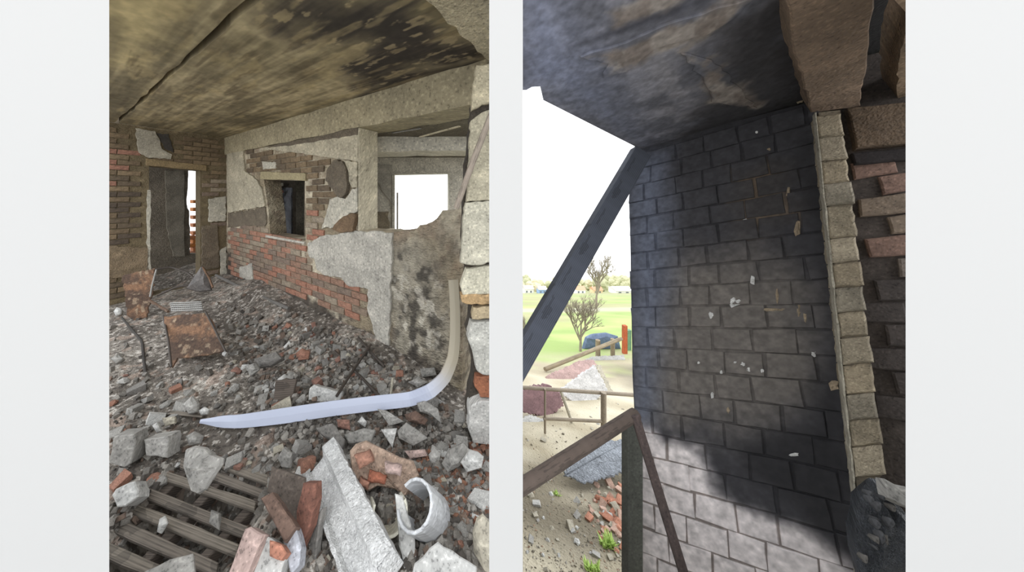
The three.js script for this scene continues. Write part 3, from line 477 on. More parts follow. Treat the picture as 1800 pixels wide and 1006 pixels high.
// stones that stand out one by one
const rocks = [
  ['concrete_rock', 'large pale concrete rock lying on the wooden pallet', M.grey, [[326, 790], [342, 784], [362, 787], [371, 798], [391, 806], [389, 819], [371, 845], [362, 861], [349, 870], [337, 865], [328, 836], [323, 819]], { d: 1.38, rise: 0.35 }],
  ['concrete_rock', 'pointed pale rock behind the tip of the white strip', M.grey, [[320, 712], [339, 695], [349, 709], [347, 725], [333, 729]], {}],
  ['concrete_rock', 'small rounded pale stone touching the tip of the white strip', M.white, [[349, 722], [360, 715], [368, 720], [365, 729], [354, 731]], {}],
  ['concrete_rock', 'small squarish pale stone left of the white strip', M.cream, [[284, 735], [307, 732], [308, 745], [290, 750]], { rise: 0.2 }],
  ['concrete_rock', 'outermost small white stone left of the white strip', M.white, [[268, 748], [277, 742], [284, 758], [276, 761]], {}],
  ['concrete_rock', 'round flat grey stone behind the large rock on the pallet', M.grey2, [[326, 767], [342, 758], [357, 767], [352, 780], [333, 784]], {}],
  ['plaster_chip', 'small white plaster chip standing on a pallet slat', M.white, [[276, 936], [281, 912], [290, 907], [295, 921], [284, 939]], { d: 1.36, h: 0.1 }],
  ['plaster_chip', 'small grey chip lying at the right part of the pallet', M.grey2, [[367, 920], [371, 897], [384, 904], [386, 933]], { d: 1.38, rise: 0.2 }],
  ['brickwork_lump', 'big lump of orange brickwork with grey mortar', stone(214, 186, 164, { bump: 0.02 }), [[614, 793], [625, 780], [643, 774], [672, 788], [702, 803], [727, 810], [737, 836], [714, 874], [695, 861], [663, 855], [646, 865], [626, 850], [617, 826]], { d: 1.5, rise: 0.1, n: [0.05, 0.7, 0.7] }],
  ['concrete_rock', 'grey angular rock at the right side, under the pale round stone', M.grey2, [[776, 816], [789, 790], [815, 777], [825, 790], [809, 819], [786, 832]], {}],
  ['concrete_rock', 'pale round stone resting above the red brick debris', M.white, [[809, 813], [825, 790], [840, 794], [851, 803], [847, 823], [821, 831]], { d: 1.55 }],
  ['concrete_rock', 'flat grey rock in the middle of the heap below the white strip', M.grey2, [[698, 758], [714, 743], [734, 756], [753, 771], [727, 785], [700, 771]], { rise: 0.25 }],
  ['concrete_rock', 'long grey rock on top of the heap by the strip bend', M.grey2, [[732, 709], [747, 704], [770, 719], [776, 745], [760, 732], [738, 724]], { rise: 0.3 }],
  ['concrete_rock', 'brownish grey rock under the strip bend', M.brownstone, [[710, 729], [731, 722], [753, 738], [747, 748], [718, 742]], {}],
  ['concrete_rock', 'thin grey wedge rock left of the strip bend', M.grey, [[663, 719], [679, 722], [711, 742], [685, 750]], { rise: 0.2 }],
  ['plaster_chip', 'white triangular shard pointing down in the heap', M.white, [[669, 755], [698, 753], [690, 788]], { rise: 0.2 }],
  ['brick_chunk', 'dark red brick chunk just below the white strip', M.red2, [[591, 737], [614, 738], [616, 757], [594, 752]], { rise: 0.2 }],
  ['plaster_chip', 'small white cube of plaster below the white strip', M.white, [[628, 742], [636, 732], [645, 742], [642, 752]], {}],
  ['concrete_rock', 'rounded grey stone upright beside the pinkish slab', M.grey, [[753, 800], [763, 787], [776, 797], [770, 819], [757, 816]], {}],
  ['concrete_rock', 'lumpy cream rock standing at the lower corner', M.cream, [[831, 936], [838, 912], [849, 904], [866, 922], [870, 1010], [852, 1006], [833, 972]], { d: 1.16 }],
  ['concrete_rock', 'grey angular rock on the dust in mid room', M.grey2, [[430, 644], [451, 637], [457, 650], [441, 663]], {}],
  ['concrete_rock', 'broad brown grey rock beside the rusty board', M.grey3, [[446, 632], [486, 618], [498, 631], [476, 645], [457, 648]], {}],
  ['concrete_rock', 'grey rock in the dust near the wall edge of the room', M.grey2, [[193, 631], [209, 623], [217, 631], [206, 640]], {}],
  ['plaster_chip', 'small white lump above the drooping dark cable', M.white, [[200, 548], [206, 540], [214, 543], [213, 552], [204, 556]], {}],
  ['brick_chunk', 'orange brick chunk with dust in the middle of the rubble', M.red, [[519, 622], [531, 612], [545, 618], [542, 632], [525, 634]], {}],
  ['concrete_rock', 'square grey stone at the foot of the dark wall', M.grey2, [[738, 648], [764, 646], [768, 660], [742, 664]], { rise: 0.2 }],
  ['concrete_rock', 'pale flat stone with rubble left of the dark wall foot', M.grey, [[716, 672], [735, 664], [752, 672], [735, 682]], {}],
  ['brick_chunk', 'reddish chunk between the brickwork lump and the grey rocks', M.pink, [[711, 793], [747, 790], [752, 802], [721, 808]], { rise: 0.2 }],
  ['concrete_rock', 'grey lump below the pale round stone in the red debris', M.grey2, [[783, 890], [796, 880], [811, 892], [806, 912], [788, 912]], {}],
  ['plaster_chip', 'small white drop-shaped chip in the red brick debris', M.white, [[801, 846], [808, 840], [815, 848], [810, 856]], {}],
];
rocks.forEach(([n, l, m, p, o], i) => rock(n, l, n === 'brickwork_lump' ? 'brickwork' : n.split('_').pop(), p, { mat: m, seed: 300 + i, ...o }));
const slabs = [
  ['concrete_block', 'upright grey concrete block at the left end of the rubble', 'block', [[200, 767], [235, 764], [239, 777], [230, 816], [219, 823], [190, 816]], { n: [0.1, 0.35, 1], t: 0.1, mat: M.grey2 }],
  ['concrete_block', 'short grey concrete block with a pale top, left of the pallet rock', 'block', [[252, 774], [295, 768], [297, 777], [294, 806], [256, 802]], { n: [0, 0.4, 1], t: 0.1, mat: M.grey }],
  ['concrete_block', 'whitish block with a chipped end beside the pallet', 'block', [[196, 871], [203, 860], [237, 846], [243, 861], [242, 874], [219, 891], [205, 892]], { n: [0, 0.7, 0.7], t: 0.09, mat: M.white }],
  ['concrete_block', 'whole pale block lying alone just behind the white strip', 'block', [[544, 683], [552, 677], [601, 690], [596, 711], [542, 704]], { n: [0, 0.5, 0.86], t: 0.1, mat: M.white }],
  ['concrete_slab', 'smooth grey slab corner lying over the lower pallet slats', 'slab', [[240, 1012], [297, 983], [339, 972], [344, 1012]], { d: 1.12, n: [0, 1, 0.3], t: 0.04, mat: M.grey, rag: 0.002 }],
  ['pale_brick', 'whitish pink brick standing at the lower edge of the pallet', 'brick', [[400, 1010], [430, 930], [440, 926], [461, 939], [456, 956], [433, 1012]], { d: 1.14, n: [-0.2, 0.8, 0.6], t: 0.07, mat: M.pink, rag: 0.002 }],
  ['pale_brick', 'white brick with a broken orange corner', 'brick', [[443, 1010], [469, 943], [496, 959], [504, 972], [491, 1012]], { d: 1.14, n: [-0.1, 0.8, 0.6], t: 0.07, mat: M.white, rag: 0.002 }],
  ['brown_brick', 'long pinkish brown brick leaning with a white broken end', 'brick', [[457, 876], [478, 865], [519, 926], [500, 955]], { d: 1.24, n: [-0.2, 0.8, 0.6], t: 0.06, mat: M.brownstone, rag: 0.002 }],
  ['brown_board', 'dark brown board propped at the end of the pallet', 'board', [[477, 821], [535, 842], [524, 930], [469, 865]], { d: 1.42, n: [-0.1, 0.6, 0.8], t: 0.03, mat: stone(128, 116, 106), rag: 0.002 }],
  ['red_board', 'reddish board wedged upright left of the white concrete channel', 'board', [[532, 850], [553, 850], [553, 880], [543, 930], [522, 975], [520, 900]], { d: 1.28, n: [-0.5, 0.5, 0.8], t: 0.05, mat: stone(146, 100, 84), rag: 0.003 }],
  ['dark_slate', 'dark grey slate standing under the white concrete channel', 'slate', [[548, 1008], [566, 893], [590, 930], [608, 976], [616, 1008]], { d: 1.34, n: [-0.3, 0.3, 0.9], t: 0.03, mat: M.dark, rag: 0.003 }],
  ['dark_slate', 'thin pale-edged dark slate left of the channel end', 'slate', [[536, 1008], [553, 905], [566, 895], [556, 960], [550, 1010]], { d: 1.26, n: [-0.6, 0.3, 0.7], t: 0.03, mat: M.grey3, rag: 0.003 }],
  ['ceramic_shard', 'curved white ceramic shard lying upright beside the channel', 'shard', [[695, 868], [708, 872], [716, 900], [730, 950], [734, 991], [711, 1000], [702, 960]], { d: 1.22, n: [0.2, 0.7, 0.7], t: 0.025, mat: M.white }],
  ['concrete_slab', 'white slab with straight edges at the lower edge of the heap', 'slab', [[724, 1010], [729, 990], [770, 952], [838, 996], [838, 1012]], { d: 1.06, n: [0.05, 0.9, 0.5], t: 0.06, mat: M.white, rag: 0.003 }],
  ['wooden_stub', 'grey wooden stub standing in the dust behind the white strip', 'board', [[484, 669], [502, 665], [521, 667], [514, 706], [480, 708]], { n: [0.1, 0.5, 0.8], t: 0.04, mat: M.woodDark }],
  ['concrete_slab', 'grey flat slab under the brick chunk, below the strip middle', 'slab', [[604, 764], [640, 752], [660, 756], [652, 776], [612, 778]], { n: [0, 0.9, 0.5], t: 0.04, mat: M.grey2 }],
  ['concrete_slab', 'dark broken slab leaning between strip and big brickwork lump', 'slab', [[553, 752], [585, 744], [606, 772], [600, 790], [576, 770]], { n: [0, 0.8, 0.5], t: 0.04, mat: M.grey3 }],
  ['stone_shard', 'pale pointed shard under the dark end of the pallet', 'shard', [[486, 806], [498, 788], [512, 800], [510, 824], [494, 822]], { n: [0, 0.4, 0.9], t: 0.03, mat: M.grey2 }],
];
slabs.forEach(([n, l, c, p, o], i) => slab(n, l, c, p, { seed: 400 + i, ...o }));
{ // ends and broken corners as parts
  const add = (host, name, poly, d, n, mat) => { const m = scene.children.find((o) => o.userData.label === host), fr = tilted(...mid(poly), d, ...n), g = fr.solid(ragged(fr.poly(poly), 0.03, 0.002, 9), -0.055, 0.004, { bevel: 0.004 }); g.translate(-m.position.x, -m.position.y, -m.position.z); mesh(name, g, mat, m); };
  add('long pinkish brown brick leaning with a white broken end', 'broken_end', [[499, 952], [520, 927], [529, 962], [526, 994], [512, 1010]], 1.17, [-0.2, 0.8, 0.6], stone(222, 224, 232));
  add('white brick with a broken orange corner', 'broken_corner', [[474, 950], [495, 958], [504, 972], [494, 986], [474, 978]], 1.135, [-0.1, 0.8, 0.6], stone(214, 150, 124));
  // brick faces in the lump
  const lump = scene.children.find((o) => o.name === 'brickwork_lump'), nm = childNamer();
  [[[622, 800], [648, 792], [656, 812], [632, 826]], [[650, 826], [680, 836], [676, 852], [646, 846]], [[676, 812], [706, 820], [704, 838], [678, 832]], [[634, 838], [650, 848], [646, 862], [630, 850]]].forEach((l, i) => { const fr = tilted(...mid(l), 1.475 - 0.012 * i, 0, 0.6, 0.8), g = fr.solid(ragged(fr.poly(l), 0.02, 0.004, 20 + i), -0.1, 0.012, { bevel: 0.006 }); g.translate(-lump.position.x, -lump.position.y, -lump.position.z); mesh(nm('brick'), g, [M.red, stone(206, 132, 104), M.pink, M.red][i], lump); });
}
{ // white concrete channel
  const A = at(566, 806, 1.6), B = at(664, 1030, 1.04), fr0 = B.clone().sub(A), L = fr0.length(); fr0.normalize();
  const up = V(-0.12, 0.8, 0.55), side = fr0.clone().cross(up).normalize(), nn = side.clone().cross(fr0).normalize();
  const fr = new Frame(A, side, nn, fr0.clone());            // profile in (side, nn), along the length
  const sgn = Math.sign(side.x), W = 0.098;
  const prof = [[-W, -0.05], [W, -0.05], [W, 0.04], [0.03, 0.05], [0.008, 0.0], [-0.07, -0.012], [-0.083, 0.006], [-W, 0.006]].map(([a, b]) => [a * sgn, b]);
  const fine = ragged(prof, 0.03, 0.002, 500), N = 26, r = rng(501), P = [], U = [], quad = (a, b, c, d, ua, ub, ta, tb) => { for (const q of [a, b, c, a, c, d]) P.push(q.x, q.y, q.z); U.push(ua, ta, ub, ta, ub, tb, ua, ta, ub, tb, ua, tb); };
  const rings = []; for (let i = 0; i <= N; i++) rings.push(fine.map(([a, b]) => fr.to(a + (r() - 0.5) * 0.006, b + (r() - 0.5) * 0.006, L * i / N)));
  for (let i = 0; i < N; i++) for (let k = 0; k < fine.length; k++) { const k2 = (k + 1) % fine.length; quad(rings[i][k], rings[i][k2], rings[i + 1][k2], rings[i + 1][k], k * 0.03, k * 0.03 + 0.03, i * L / N, (i + 1) * L / N); }
  const g = new THREE.BufferGeometry(); g.setAttribute('position', new THREE.Float32BufferAttribute(P, 3)); g.setAttribute('uv', new THREE.Float32BufferAttribute(U, 2));
  const caps = [fr.solid(fine, -0.002, 0.004), fr.solid(fine, L - 0.004, L + 0.002)]; for (const c of caps) { c.deleteAttribute('normal'); }
  const all = mergeGeometries([g, ...caps.map((c) => { const q = new THREE.BufferGeometry(); q.setAttribute('position', c.attributes.position); q.setAttribute('uv', c.attributes.uv); return q; })]); all.computeVertexNormals();
  if (sgn < 0) { flipWinding(all); all.computeVertexNormals(); }
  thingMesh('concrete_channel', 'long white concrete channel piece with a raised rough rim, leaning on the heap', 'channel', all, stone(240, 240, 238, { bump: 0.012, tile: 0.3 }));
}
{ // broken ceramic pipes
  const pipe = (label, c, axis, r, a0, a1, len, mat) => {
    const ax = axis.clone().normalize(), e1 = V(0, 1, 0).cross(ax).normalize(), e2 = ax.clone().cross(e1), fr = new Frame(c, e1, e2, ax), pts = [], n = 14, t = r * 0.14;
    for (let i = 0; i <= n; i++) { const a = mix(a0, a1, i / n); pts.push([Math.cos(a) * r, Math.sin(a) * r]); } for (let i = n; i >= 0; i--) { const a = mix(a0, a1, i / n); pts.push([Math.cos(a) * (r - t), Math.sin(a) * (r - t)]); }
    return thingMesh('ceramic_pipe', label, 'pipe', fr.solid(pts, -len / 2, len / 2, { bevel: 0.003 }), mat);
  };
  pipe('broken half ring of a white ceramic pipe next to the channel', at(682, 893, 1.3), V(0.25, 0.55, 0.8), 0.08, 2.6, 6.6, 0.12, stone(238, 234, 216, { bump: 0.002 }));
  pipe('large white ceramic pipe piece with its curved side up', at(745, 899, 1.29), at(718, 880, 1.22).sub(at(768, 916, 1.35)), 0.088, -2.4, 2.9, 0.2, stone(236, 238, 240, { bump: 0.001, rough: 0.4 }));
}
// loose rubble: single pieces, then the fine debris
{
  thingMesh('wooden_strip', 'grey wooden strip lying at the tip of the white strip', 'strip', bar(floorAt(300, 733).add(V(0, 0.03, 0)), floorAt(358, 744).add(V(0, 0.05, 0)), 0.03, 0.012), M.wood);
  const r = rng(900), kinds = [
    ['rubble_chunk', [M.grey, M.grey2, M.grey2, M.grey3], 'grey concrete rubble chunk lying loose on the debris floor', 'chunk', 'loose grey rubble chunks'],
    ['brick_fragment', [M.red, M.red2], 'reddish broken brick fragment lying loose on the debris floor', 'brick', 'loose red brick fragments'],
    ['plaster_fragment', [M.white, M.cream], 'small whitish plaster fragment lying loose on the debris floor', 'fragment', 'loose white plaster fragments']];
  const floorPoly = [[194, 500], [230, 560], [300, 560], [400, 500], [430, 498], [560, 575], [690, 625], [780, 690], [826, 760], [858, 800], [858, 1000], [194, 1000]];
  const dense = [[400, 500], [560, 570], [780, 690], [830, 780], [858, 830], [858, 990], [690, 930], [560, 800], [480, 760], [420, 640], [400, 560]];
  const taken = scene.children.filter((o) => o.isMesh && o.userData.label && /rock|chip|chunk|block|lump|slab|brick|board|shard|slate|pipe|panel|stub/.test(o.name)).map((o) => { o.updateMatrixWorld(); return new THREE.Box3().setFromObject(o); });
  let n = 0; const spots = [];
  while (n < 285) {
    const u = mix(194, 858, r()), v = mix(498, 1004, Math.sqrt(r()));
    if (!inside([u, v], floorPoly)) continue;
    if (!inside([u, v], dense) && r() > 0.14) continue;
    const p = floorAt(u, v); if (pit(p.x, p.z) > 0.05) continue; if (STRIP.some((q) => (q[0] - p.x) ** 2 + (q[1] - p.z) ** 2 < 0.012)) continue; const d = -p.z, px = mix(4, 11, r() ** 1.8) * mix(0.75, 1.7, sm(600, 800, v)), k = px / F * d;
    if (taken.some((b) => p.x > b.min.x - k * 0.8 && p.x < b.max.x + k * 0.8 && p.z > b.min.z - k * 0.5 && p.z < b.max.z + k * 0.8)) continue;
    if (spots.some((q) => q.distanceTo(p) < k * 0.9)) continue; spots.push(p);
    const redZone = (u > 730 && v > 800) || (u > 480 && u < 640 && v < 660), t = r(), kd = kinds[t < (redZone ? 0.4 : 0.13) ? 1 : t > 0.84 ? 2 : 0];
    const tone = Math.floor(r() * kd[1].length), m = mesh(kd[0], chunks[Math.floor(r() * 14)], kd[1][tone]), zone = v < 600 ? 'far in the room near its walls' : v < 735 ? 'in mid room behind the white strip' : 'in front of the white strip';
    m.position.set(p.x, p.y + k * 0.28, p.z); m.rotation.set((r() - 0.5) * 0.9, r() * 6.28, (r() - 0.5) * 0.9); m.scale.set(k * mix(0.8, 1.25, r()), k * mix(0.7, 1, r()), k * mix(0.8, 1.1, r()));
    const look = kd[0] === 'rubble_chunk' ? ['pale grey concrete', 'mid grey concrete', 'mid grey concrete', 'dark grey concrete'][tone] + ' rubble chunk' : kd[0] === 'brick_fragment' ? ['light red', 'dull red'][tone] + ' broken brick fragment' : ['small white', 'small cream'][tone] + ' plaster fragment';
    tag(m, `${look} lying loose ${zone}`, kd[3], `${look}s ${zone}`); n++;
  }
  const heap = (name, label, count, mat, cols, test, size) => {
    const im = new THREE.InstancedMesh(chunks[3], mat, count), o = new THREE.Object3D(), c = new THREE.Color(); im.name = numbered(name); im.castShadow = im.receiveShadow = true;
    for (let i = 0; i < count;) { const u = mix(190, 862, r()), v = mix(494, 1030, Math.sqrt(r())); if (!test(u, v)) continue; const p = floorAt(u, v); if (p.x > -0.27 * p.z || p.z < -6) { continue; } const k = size * mix(0.35, 1.3, r() ** 2) * mix(1.4, 0.8, sm(-4, -1.5, p.z)); o.position.set(p.x, p.y + k * 0.3, p.z); o.rotation.set(r() * 6, r() * 6, r() * 6); o.scale.set(k, k * 0.8, k * 0.9); o.updateMatrix(); im.setMatrixAt(i, o.matrix); const q = cols[Math.floor(r() * cols.length)], j = 0.8 + 0.4 * r(); c.setRGB(s2l(q[0] / 255) * j, s2l(q[1] / 255) * j, s2l(q[2] / 255) * j); im.setColorAt(i, c); i++; }
    scene.add(im); tag(im, label, 'rubble', null, 'stuff');
  };
  const wh = stone(255, 255, 255, { tile: 0.4 });
  heap('fine_rubble', 'fine grey rubble and gravel spread over the whole room floor', 5200, wh, [[172, 166, 157], [150, 144, 135], [188, 182, 172], [118, 111, 103], [206, 200, 190], [160, 138, 122]], (u, v) => inside([u, v], floorPoly) && (inside([u, v], dense) || r() < 0.14), 0.024);
  heap('brick_rubble', 'crushed red brick debris below the broken wall end', 900, wh, [[190, 134, 106], [170, 122, 100], [204, 150, 120], [160, 136, 118]], (u, v) => inside([u, v], [[735, 800], [862, 770], [862, 930], [800, 915], [735, 860]]), 0.02);
}

// ================================================================ the sooty corner and the view outside (second opening)
const unit = (u, v, s = 1) => ray(u, v).normalize().multiplyScalar(s);
const W1 = unit(130, 560, -1), W2 = unit(1040, -1881);       // along the courses, up the wall
const WN = W1.clone().cross(W2).normalize(); const WO = at(1300, 545, 1.8);
if (WN.dot(EYE.clone().sub(WO)) < 0) WN.negate();
const FX = new Frame(WO, W1, W2, WN);
const TOP = FX.px(1125, 262), FXC = new Frame(FX.to(TOP[0], TOP[1]), W1, WN, W1.clone().cross(WN).normalize());
if (FXC.n.y > 0) FXC.n.negate();
const BX = { s0: -0.75, s1: 0.95, h0: -2.0, h1: 1.5 };
const uvX = (x, y) => [(x - BX.s0) / (BX.s1 - BX.s0), (y - BX.h0) / (BX.h1 - BX.h0)];
{
  const pX = (l, o = 0) => FX.poly(l, o);
  const lowPale = pX([[1090, 760], [1180, 752], [1240, 775], [1262, 830], [1300, 880], [1400, 905], [1470, 960], [1510, 1010], [1520, 1080], [1090, 1080]]);
  const brown = pX([[1180, 470], [1330, 430], [1430, 500], [1440, 640], [1390, 740], [1250, 770], [1130, 740], [1120, 600]]);
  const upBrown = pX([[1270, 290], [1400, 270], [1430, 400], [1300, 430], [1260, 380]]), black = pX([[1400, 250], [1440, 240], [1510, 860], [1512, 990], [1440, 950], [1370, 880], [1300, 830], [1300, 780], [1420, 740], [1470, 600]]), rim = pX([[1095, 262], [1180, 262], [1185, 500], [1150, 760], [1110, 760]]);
  const paint = (mortar) => (x, y) => {
    const s = mix(BX.s0, BX.s1, x), h = mix(BX.h0, BX.h1, y), P = [s, h], n = fbm(s * 5 + 9, h * 5, 5) - 0.5, f = fbm(s * 40, h * 40, 3);
    let c = [54, 53, 56];
    c = mix3(c, [104, 98, 92], sm(-0.2, 0.2, sdist(P, brown) + n * 0.3) * 0.9);
    c = mix3(c, mortar ? [126, 106, 84] : [60, 56, 54], sm(-0.05, 0.1, sdist(P, upBrown) + n * 0.25) * 0.7);
    c = mix3(c, [98, 104, 120], sm(-0.1, 0.14, sdist(P, rim) + n * 0.1) * 0.8);  // bluish lens flare along the left edge put into the wall colour
    c = mix3(c, mortar ? [150, 140, 134] : [214, 206, 204], sm(-0.055, 0.07, sdist(P, lowPale) + n * 0.2));
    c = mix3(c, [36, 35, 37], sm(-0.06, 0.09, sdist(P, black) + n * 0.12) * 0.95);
    if (mortar) c = c.map((v) => v * 0.92);
    return c.map((v) => v * (0.8 + 0.4 * f));
  };
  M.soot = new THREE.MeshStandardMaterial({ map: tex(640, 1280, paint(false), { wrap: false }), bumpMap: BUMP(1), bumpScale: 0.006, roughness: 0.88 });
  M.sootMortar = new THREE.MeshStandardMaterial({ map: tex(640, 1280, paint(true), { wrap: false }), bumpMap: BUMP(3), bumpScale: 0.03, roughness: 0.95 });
  const edge = [[1116, 258], [1107, 300], [1106, 360], [1108, 420], [1110, 540], [1112, 660], [1116, 740], [1120, 860], [1124, 1006], [1127, 1075]];
  const outline = pX([...edge, [1540, 1075], [1513, 860], [1490, 700], [1470, 480], [1450, 290], [1440, 176]], -0.014);
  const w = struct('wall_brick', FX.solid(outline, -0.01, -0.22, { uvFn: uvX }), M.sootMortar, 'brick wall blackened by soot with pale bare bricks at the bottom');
  const nm = childNamer(), r = rng(610), L = 0.165, H = 0.126, J = 0.008, face = pX([...edge, [1524, 1075], [1508, 870], [1490, 700], [1466, 480], [1446, 290], [1436, 182]]);
  const sh0 = -1.98;
  for (let k = 0; k < 26; k++) {
    const hA = sh0 + k * (H + J), hB = hA + H;
    // ends of this course on the wall face
    const row = (hA + hB) / 2; let a = 9, b = -9;
    for (let s = -0.8; s < 0.9; s += 0.004) if (inside([s, row], face)) { a = Math.min(a, s); b = Math.max(b, s); }
    if (a > b) continue;
    let s = a - (k % 2 ? L * 0.5 : L * (0.02 + 0.1 * r()));
    while (s < b) {
      const l = L + (r() - 0.5) * 0.05, x0 = Math.max(s, a + (r() - 0.5) * 0.012), x1 = b - s - l < 0.035 ? b : s + l; s += l + J;
      if (x1 - x0 < 0.03) continue;
      const j = () => (r() - 0.5) * 0.012, g = FX.solid(ragged([[x0 + j(), hA + j()], [x1 + j(), hA + j()], [x1 + j(), hB + j()], [x0 + j(), hB + j()]], 0.06, 0.0025, 6000 + k * 50 + Math.round(s * 100)), -0.03, (r() - 0.5) * 0.012, { bevel: 0.004, uvFn: uvX });
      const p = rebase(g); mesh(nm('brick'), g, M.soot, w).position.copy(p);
    }
  }
  // bits of pale plaster and mortar left on the wall
  const fl = M.white, fb = stone(176, 158, 132);
  [[1310, 391, 9, 6, fl], [1323, 494, 4, 9, fl], [1293, 529, 13, 13, fl], [1250, 555, 4, 7, fl], [1399, 362, 9, 12, fb], [1386, 338, 4, 14, fb], [1416, 556, 4, 12, fb], [1431, 622, 4, 7, fl], [1467, 678, 9, 9, fb], [1406, 174, 6, 8, fb], [1366, 520, 3, 14, fb], [1306, 640, 4, 4, fl], [1340, 652, 3, 4, fl], [1292, 638, 3, 3, fl], [1268, 655, 3, 3, fl], [1358, 700, 10, 6, fb], [1349, 752, 3, 3, fl], [1396, 800, 9, 3, fl], [1316, 650, 3, 5, fl], [1252, 696, 3, 5, fl], [1280, 722, 3, 6, fb], [1404, 548, 4, 16, fb], [1360, 545, 24, 3, fb], [1402, 400, 6, 16, fb], [1188, 634, 3, 3, fl], [1228, 638, 3, 3, fl], [1330, 232, 3, 3, fl], [1300, 204, 4, 3, fb], [1262, 210, 9, 5, fb], [1250, 196, 4, 4, fb], [1352, 262, 4, 3, fb]]
    .forEach(([u, v, a, b, m], i) => { const q = rng(6500 + i), l = Array.from({ length: 9 }, (_, k) => { const t = k / 9 * 6.283, e = 0.65 + 0.6 * q(); return [u + Math.cos(t) * a * e, v - Math.sin(t) * b * e]; }); const g = rockGeo(FX, pX(l, 0.004).reverse(), 0.012, 0.14, 6600 + i), p = rebase(g); mesh(nm('plaster_fleck'), g, m, w).position.copy(p); });

  // column of pale blocks
  const oc = 0.1, lv = [200, 240, 281, 321, 361, 418, 461, 505, 549, 593, 641, 693, 739, 785, 838], le = (v) => mix(1434, 1504, (v - 200) / 640), re = (v) => mix(1482, 1559, (v - 200) / 640) + (v < 260 ? -3 : 0);
  const pc = (l) => FX.poly(l, oc), col = struct('column', FX.solid(pc([[1440, 196], [1478, 192], [1553, 838], [1509, 872]]), oc - 0.012, oc - 0.24), stone(150, 138, 118), 'crooked column of pale mortared blocks'), nc = childNamer();
  const bm = [stone(188, 174, 148, { tile: 0.35, bump: 0.012 }), stone(176, 166, 146, { tile: 0.35, bump: 0.012 }), stone(196, 180, 152, { tile: 0.35, bump: 0.012 }), stone(204, 190, 164, { tile: 0.35, bump: 0.012 })];
  for (let i = 0; i < 14; i++) { const a = lv[i] + 1, b = lv[i + 1] - 1, sl = 5, w2 = (i % 3) * 2; const g = FX.solid(ragged(pc([[le(a), a + sl * 0.5], [re(a) - w2, a - sl * 0.5], [re(b) + 2 - w2, b - sl * 0.5], [le(b), b + sl * 0.5]]), 0.035, 0.004, 700 + i), oc - 0.16, oc + 0.006 * (i % 2), { bevel: 0.009 }), p = rebase(g); mesh(nc('block'), g, bm[(i * 7) % 4], col).position.copy(p); }
  { const g = FX.solid(ragged(pc([[1432, 198], [1435, 198], [1506, 872], [1513, 1040], [1509, 1040], [1502, 872]]), 0.04, 0.002, 720), oc - 0.05, oc + 0.004, { bevel: 0.002 }), p = rebase(g); mesh('plaster_edge', g, M.cream, col).position.copy(p); }

  // red brick wall set back beyond the column
  const ob = -0.14, pb = (l) => FX.poly(l, ob);
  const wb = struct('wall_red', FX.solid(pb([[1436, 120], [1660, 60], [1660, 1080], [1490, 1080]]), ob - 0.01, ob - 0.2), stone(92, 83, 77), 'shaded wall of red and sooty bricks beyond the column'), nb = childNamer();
  const okB = pb([[1500, 290], [1640, 280], [1640, 880], [1572, 880], [1556, 760], [1548, 640], [1538, 540], [1528, 420], [1510, 340]]);  // bricks stop short of the column, bare dark body stands for a shadow gap
  const red = stone(156, 126, 112), tan = stone(156, 138, 120), drk = stone(92, 84, 80), gr = stone(150, 138, 128), q = rng(730);
  for (let k = 0; k < 16; k++) for (let i = 0; i < 6; i++) {
    const h = -1.0 + k * 0.115, s = 0.3 + i * 0.165 + (k % 2) * 0.08, l = 0.154, H2 = 0.102; if (![[0, 0], [l, 0], [0, H2], [l, H2]].some(([a, b]) => inside([s + a, h + b], okB)) || !inside([s + l / 2, h + H2 / 2], okB)) continue;
    const j = () => (q() - 0.5) * 0.01, g = FX.solid(ragged([[s + j(), h + j()], [s + l + j(), h + j()], [s + l + j(), h + H2 + j()], [s + j(), h + H2 + j()]], 0.06, 0.003, 800 + k * 9 + i), ob - 0.03, ob + 0.012 + j(), { bevel: 0.007 }), p = rebase(g);
    mesh(nb('brick'), g, h < 0.1 ? (q() < 0.75 ? drk : gr) : [red, tan, gr, red, tan][Math.floor(q() * 5)], wb).position.copy(p);
  }
  const add = (n, l, a, b, m) => { const g = FX.solid(ragged(pb(l), 0.06, 0.004, 740), a, b, { bevel: 0.006 }), p = rebase(g); mesh(n, g, m, wb).position.copy(p); };
  add('lintel', [[1484, 196], [1660, 178], [1660, 250], [1500, 266]], ob - 0.03, ob + 0.05, stone(128, 108, 88, { bump: 0.015 }));
  add('steel_angle', [[1494, 272], [1660, 256], [1660, 278], [1500, 292]], ob - 0.03, ob + 0.03, stone(54, 48, 48));

  // ceiling of the corner
  const pcl = (l, o = 0) => FXC.poly(l, o), cl = pcl([[1125, 262], [955, 176], [951, 152], [935, 153], [926, 158], [896, 161], [905, 0], [915, -60], [1400, -60], [1420, 60], [1455, 160], [1440, 200]]);
  const b0 = [Math.min(...cl.map((p) => p[0])), Math.min(...cl.map((p) => p[1]))], b1 = [Math.max(...cl.map((p) => p[0])), Math.max(...cl.map((p) => p[1]))];
  const pat = [pcl([[1020, 98], [1100, 72], [1160, 44], [1290, 4], [1330, -10], [1300, 22], [1240, 60], [1150, 84], [1100, 124], [1060, 136], [1070, 110]]), pcl([[1196, 92], [1250, 104], [1296, 150], [1330, 188], [1250, 178], [1236, 140]]), pcl([[1066, 20], [1200, -20], [1240, -10], [1160, 30], [1080, 50]])], drk2 = pcl([[1270, 40], [1400, -10], [1460, 190], [1300, 240], [1180, 262], [1260, 150]]), flareC = pcl([[890, 170], [890, -60], [980, -60], [1060, 100], [1140, 262], [950, 170]]);
  const lines = pcl([[1010, 80], [1180, 6], [1280, -20], [1240, 10], [1100, 60]]);
